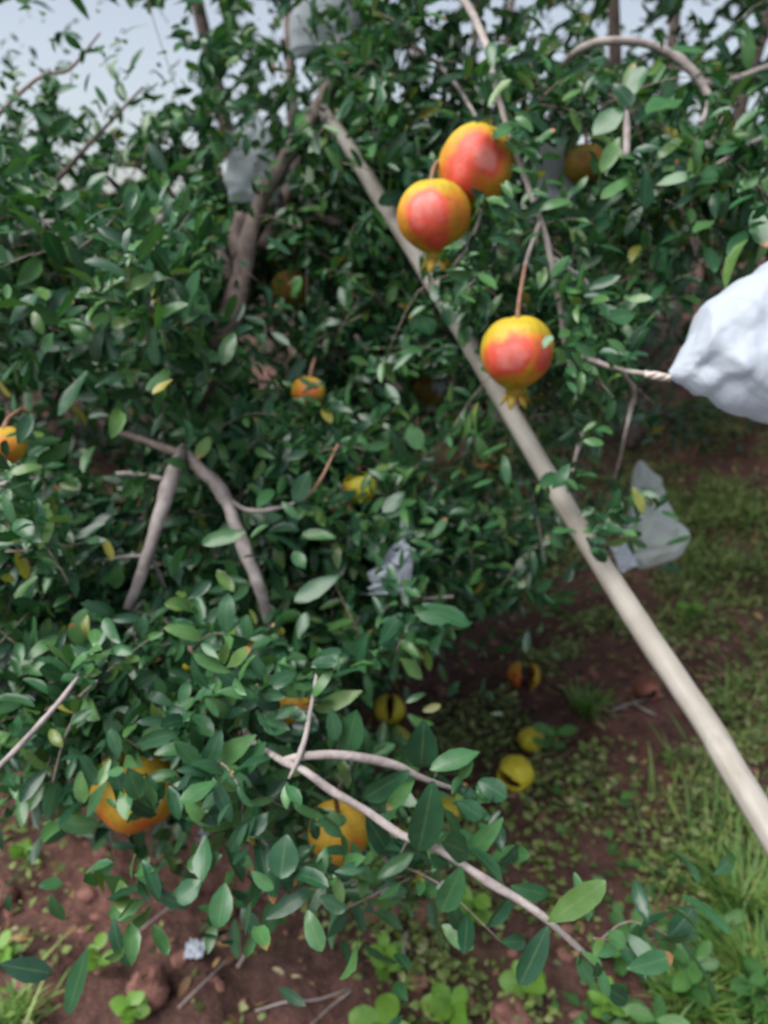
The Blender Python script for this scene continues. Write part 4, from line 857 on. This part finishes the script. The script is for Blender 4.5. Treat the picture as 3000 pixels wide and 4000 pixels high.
def cover(name, label, n, m, l0, l1, fn, lift, rlo=.45, rhi=.85):
    p = inview(n, -1.6, 2.6, .5, 4.8, fn); n = len(p); p[:, 2] += RNG.uniform(.002, 1, n) * lift * (.35 + 1.6 * sstep(.46, .66, fbm(p[:, 0] * 4.1 + 4, p[:, 1] * 4.1, 21)))
    a = RNG.uniform(0, 6.28, n); ax = np.stack([np.cos(a), np.sin(a), RNG.uniform(-.1, .8, n)], 1); nm = np.stack([RNG.normal(0, .4, n), RNG.normal(-.25, .4, n), np.ones(n)], 1)
    L = RNG.uniform(l0, l1, n)
    v, f, uv = leaf_geo(p, ax, nm, L, L * RNG.uniform(rlo, rhi, n), RNG.uniform(-.1, .4, n), RNG.uniform(0, .5, n), 2)
    tag(obj(name, mesh_np(name, v, f, uv), m), label, 'ground cover', kind='stuff')
cover('ground_cover', 'low mossy green ground cover over the red soil', 230000, M_MOSS, .008, .024, dens_moss, .035)
cover('clover', 'small round clover leaves between the weeds at the lower right', 50000, M_WEED, .014, .032, lambda px, py, x, y: sstep(1950, 2500, px) * sstep(3050, 3450, py) * sstep(.36, .55, fbm(x * 6 + 2, y * 6, 51)) * ((px < 3300) & (py < 4300)) * .8, .06, .6, .95)
def dens_grass(px, py, x, y):
    c = sstep(2350, 2900, px) * sstep(3000, 3500, py) * .9
    e = sstep(2450, 2750, px) * sstep(1750, 2100, py) * .95 * sstep(.42, .6, fbm(x * 4.1 + 4, y * 4.1, 21))
    b = sstep(250, -100, px) * sstep(3650, 3800, py) * .6
    return np.clip(np.maximum(np.maximum(c, e), b), 0, 1) * sstep(.34, .5, fbm(x * 4, y * 4, 31))
gp = inview(26000, -1.4, 2.4, .4, 3.4, dens_grass); n = len(gp)
v, f, uv = blades(gp, RNG.uniform(.05, .15, n), RNG.uniform(.003, .007, n), .55)
tag(obj('grass', mesh_np('grass', v, f, uv), M_GRASS), 'soft green grass in the lower right corner', 'grass', kind='stuff')
def tuft(px, py, hpx, n, label, dry=8):
    g = G(px, py); k = float(pix(g)[2]) / F
    t = thing('grass_tuft', label, 'grass tuft', g, 'grass tufts')
    p = g + np.stack([RNG.normal(0, .018, n), RNG.normal(0, .018, n), np.zeros(n)], 1)
    v, f, uv = blades(p, RNG.uniform(.5, 1.1, n) * hpx * k, RNG.uniform(.003, .006, n), .6)
    obj('blades', mesh_np('blades', v, f, uv), M_GRASS, t)
    A = Acc()
    for i in range(dry):
        a = random.uniform(-2.6, .6); l = hpx * k * random.uniform(.7, 1.5)
        e = g + np.array([cos(a) * l, sin(a) * l, 0]); e[2] = float(height(e[0], e[1])) + .006
        v, f = tube([g, (g + e) / 2 + np.array([0, 0, .025]), e], [.0018, .0016, .0007], 4, 4); A.add(v, f)
    tag(obj('dead_blades', A.mesh('dead_blades'), M_DRYGRASS, t))
    return t
tuft(2290, 2790, 130, 130, 'bright grass tuft with dead straw round its base, left of the pole')
tuft(2900, 3560, 260, 220, 'tall soft grass tuft below the pole at the right edge', 3)
tuft(2720, 3420, 130, 60, 'small grass tuft arching beside the lower end of the pole', 3)
tuft(2960, 3900, 330, 240, 'tall soft grass tuft in the lower right corner', 3)
tuft(2700, 3950, 240, 160, 'soft grass tuft among broad-leaved weeds near the lower right corner', 3)
tuft(60, 4000, 170, 80, 'grass tuft in the lower left corner', 8)
# litter, clods and dry stalks
lp = inview(12000, -1.8, 2.4, .5, 4.2, lambda px, py, x, y: .25 + .75 * np.exp(-((px - 1880) / 260) ** 2 - ((py - 1800) / 140) ** 2)); n = len(lp); lp[:, 2] += .008
a = RNG.uniform(0, 6.28, n); L = RNG.uniform(.012, .04, n)
v, f, uv = leaf_geo(lp, np.stack([np.cos(a), np.sin(a), RNG.normal(.1, .25, n)], 1), np.stack([RNG.normal(0, .5, n), RNG.normal(0, .5, n), np.ones(n)], 1), L, L * RNG.uniform(.25, .5, n), RNG.uniform(-.4, .4, n), RNG.uniform(-.2, .6, n), 1)
pl = gpos(RNG.normal(.42, .16, 420), RNG.normal(3.35, .18, 420)); pl[:, 2] += RNG.uniform(0, .06, 420); a = RNG.uniform(0, 6.28, 420); L2 = RNG.uniform(.02, .05, 420)
q1 = G(1890, 1800); pl[:, 0] += q1[0] - .42; pl[:, 1] += q1[1] - 3.35; pl[:, 2] = height(pl[:, 0], pl[:, 1]) + RNG.uniform(0, .06, 420)
v2, f2, uv2 = leaf_geo(pl, np.stack([np.cos(a), np.sin(a), RNG.normal(.3, .3, 420)], 1), RNG.normal(0, .5, (420, 3)) + np.array([0, -.3, .8]), L2, L2 * .35, .2, .3, 1)
A = Acc(); A.add(v, f, uv); A.add(v2, f2, uv2)
tag(obj('leaf_litter', A.mesh('leaf_litter'), M_LITTER), 'dead brown leaves scattered over the soil', 'leaf litter', kind='stuff')
def lump(r, seed, n=14):
    th = np.linspace(0, pi, n)[:, None]; ph = np.linspace(0, 2 * pi, 2 * n, endpoint=False)[None]
    d = np.stack([np.sin(th) * np.cos(ph), np.sin(th) * np.sin(ph), np.cos(th) + 0 * ph], -1).reshape(-1, 3)
    q = .68 + .75 * (fbm(d[:, 0] * 1.7 + seed * 3.1 + d[:, 2], d[:, 1] * 1.7 + d[:, 2] * 1.3 + 9, seed, 3) - .2)
    v = d * q[:, None] * np.array(r)
    i = np.arange(n - 1)[:, None] * 2 * n; j = np.arange(2 * n)[None]; j2 = (j + 1) % (2 * n)
    return v, np.stack([i + j, i + 2 * n + j, i + 2 * n + j2, i + j2], -1).reshape(-1, 4)
A = Acc(); cp = inview(4200, -1.6, 2.2, .5, 3.6, lambda px, py, x, y: .25 + .75 * (fbm(x * 2, y * 2, 41) > .5)); 
for i, p in enumerate(cp):
    s = .006 + .02 * random.random() ** 3; v, f = lump((s, s * random.uniform(.7, 1.1), s * .75), i % 40, 6); A.add(v + p, f)
tag(obj('soil_crumbs', A.mesh('soil_crumbs', False), M_CLOD), 'loose crumbs of red soil', 'soil crumbs', kind='stuff')
for i, (x, y, rp, lab) in enumerate(((580, 3850, 100, 'large reddish clay clod at the lower left between seedlings'), (1990, 3960, 90, 'reddish clay clod at the bottom edge under the bough'), (10, 3480, 75, 'tan clod at the left edge of the picture'), (1640, 3830, 45, 'greyish pink clod beside the tallest seedling'), (1680, 3540, 80, 'dull red clod under the middle of the bough'), (1500, 3520, 90, 'dark clod in the shade below the yellow pomegranate'), (880, 3560, 45, 'small dark clod under the hanging leaves at lower left'))):
    g = G(x, y + rp * .5); k = float(pix(g)[2]) / F; r = rp * k
    v, f = lump((r, r * .9, r * .95), i + 3, 22); v += .05 * r * (RNG.random((len(v), 3)) - .5)
    o = obj('soil_clod', mesh_np('soil_clod', v, f), M_CLOD); o.location = (g[0], g[1], g[2] + r * .35); tag(o, lab, 'soil clod', 'clods of red soil')
for i, (pts, r, m, lab) in enumerate((
    ([(1000, 3970), (1120, 3940), (1240, 3925), (1370, 3880)], 5, M_TWIG, 'dry grey twig with a bend at the bottom edge'),
    ([(1180, 4060), (1290, 3960), (1370, 3890)], 4, M_TWIG, 'thin straw twig crossing the bent grey twig'),
    ([(700, 3960), (800, 3860), (900, 3760)], 4, M_TWIG, 'straw stalk right of the big red clod'),
    ([(930, 3800), (965, 3740), (990, 3690)], 6, M_TWIG, 'short tan stick standing out of the soil beside the straw stalk'),
    ([(440, 3760), (560, 3650), (720, 3520)], 4, M_TWIG, 'long thin stalk above the big red clod'),
    ([(1575, 3780), (1580, 3700), (1590, 3660)], 8, M_TWIG, 'short tan broken twig right of the tallest seedling'),
    ([(2390, 2790), (2470, 2760), (2590, 2730)], 5, M_TWIG, 'pale dry straw reaching from the grass tuft to the pole'),
    ([(2470, 2760), (2520, 2790), (2560, 2810)], 5, M_TWIG, 'brown stick lying beside the pale straw near the pole'))):
    p = [G(x, y, .012) for x, y in pts]; k = float(pix(p[0])[2]) / F
    base = p[0].copy(); v, f = tube([q - base for q in p], [r * k, r * k * .9, r * k * .8, r * k * .5][:len(p)], 7, 5, .15, i)
    o = obj('dry_twig', mesh_np('dry_twig', v, f), m); o.location = tuple(base); tag(o, lab, 'twig', 'dry twigs on the ground')
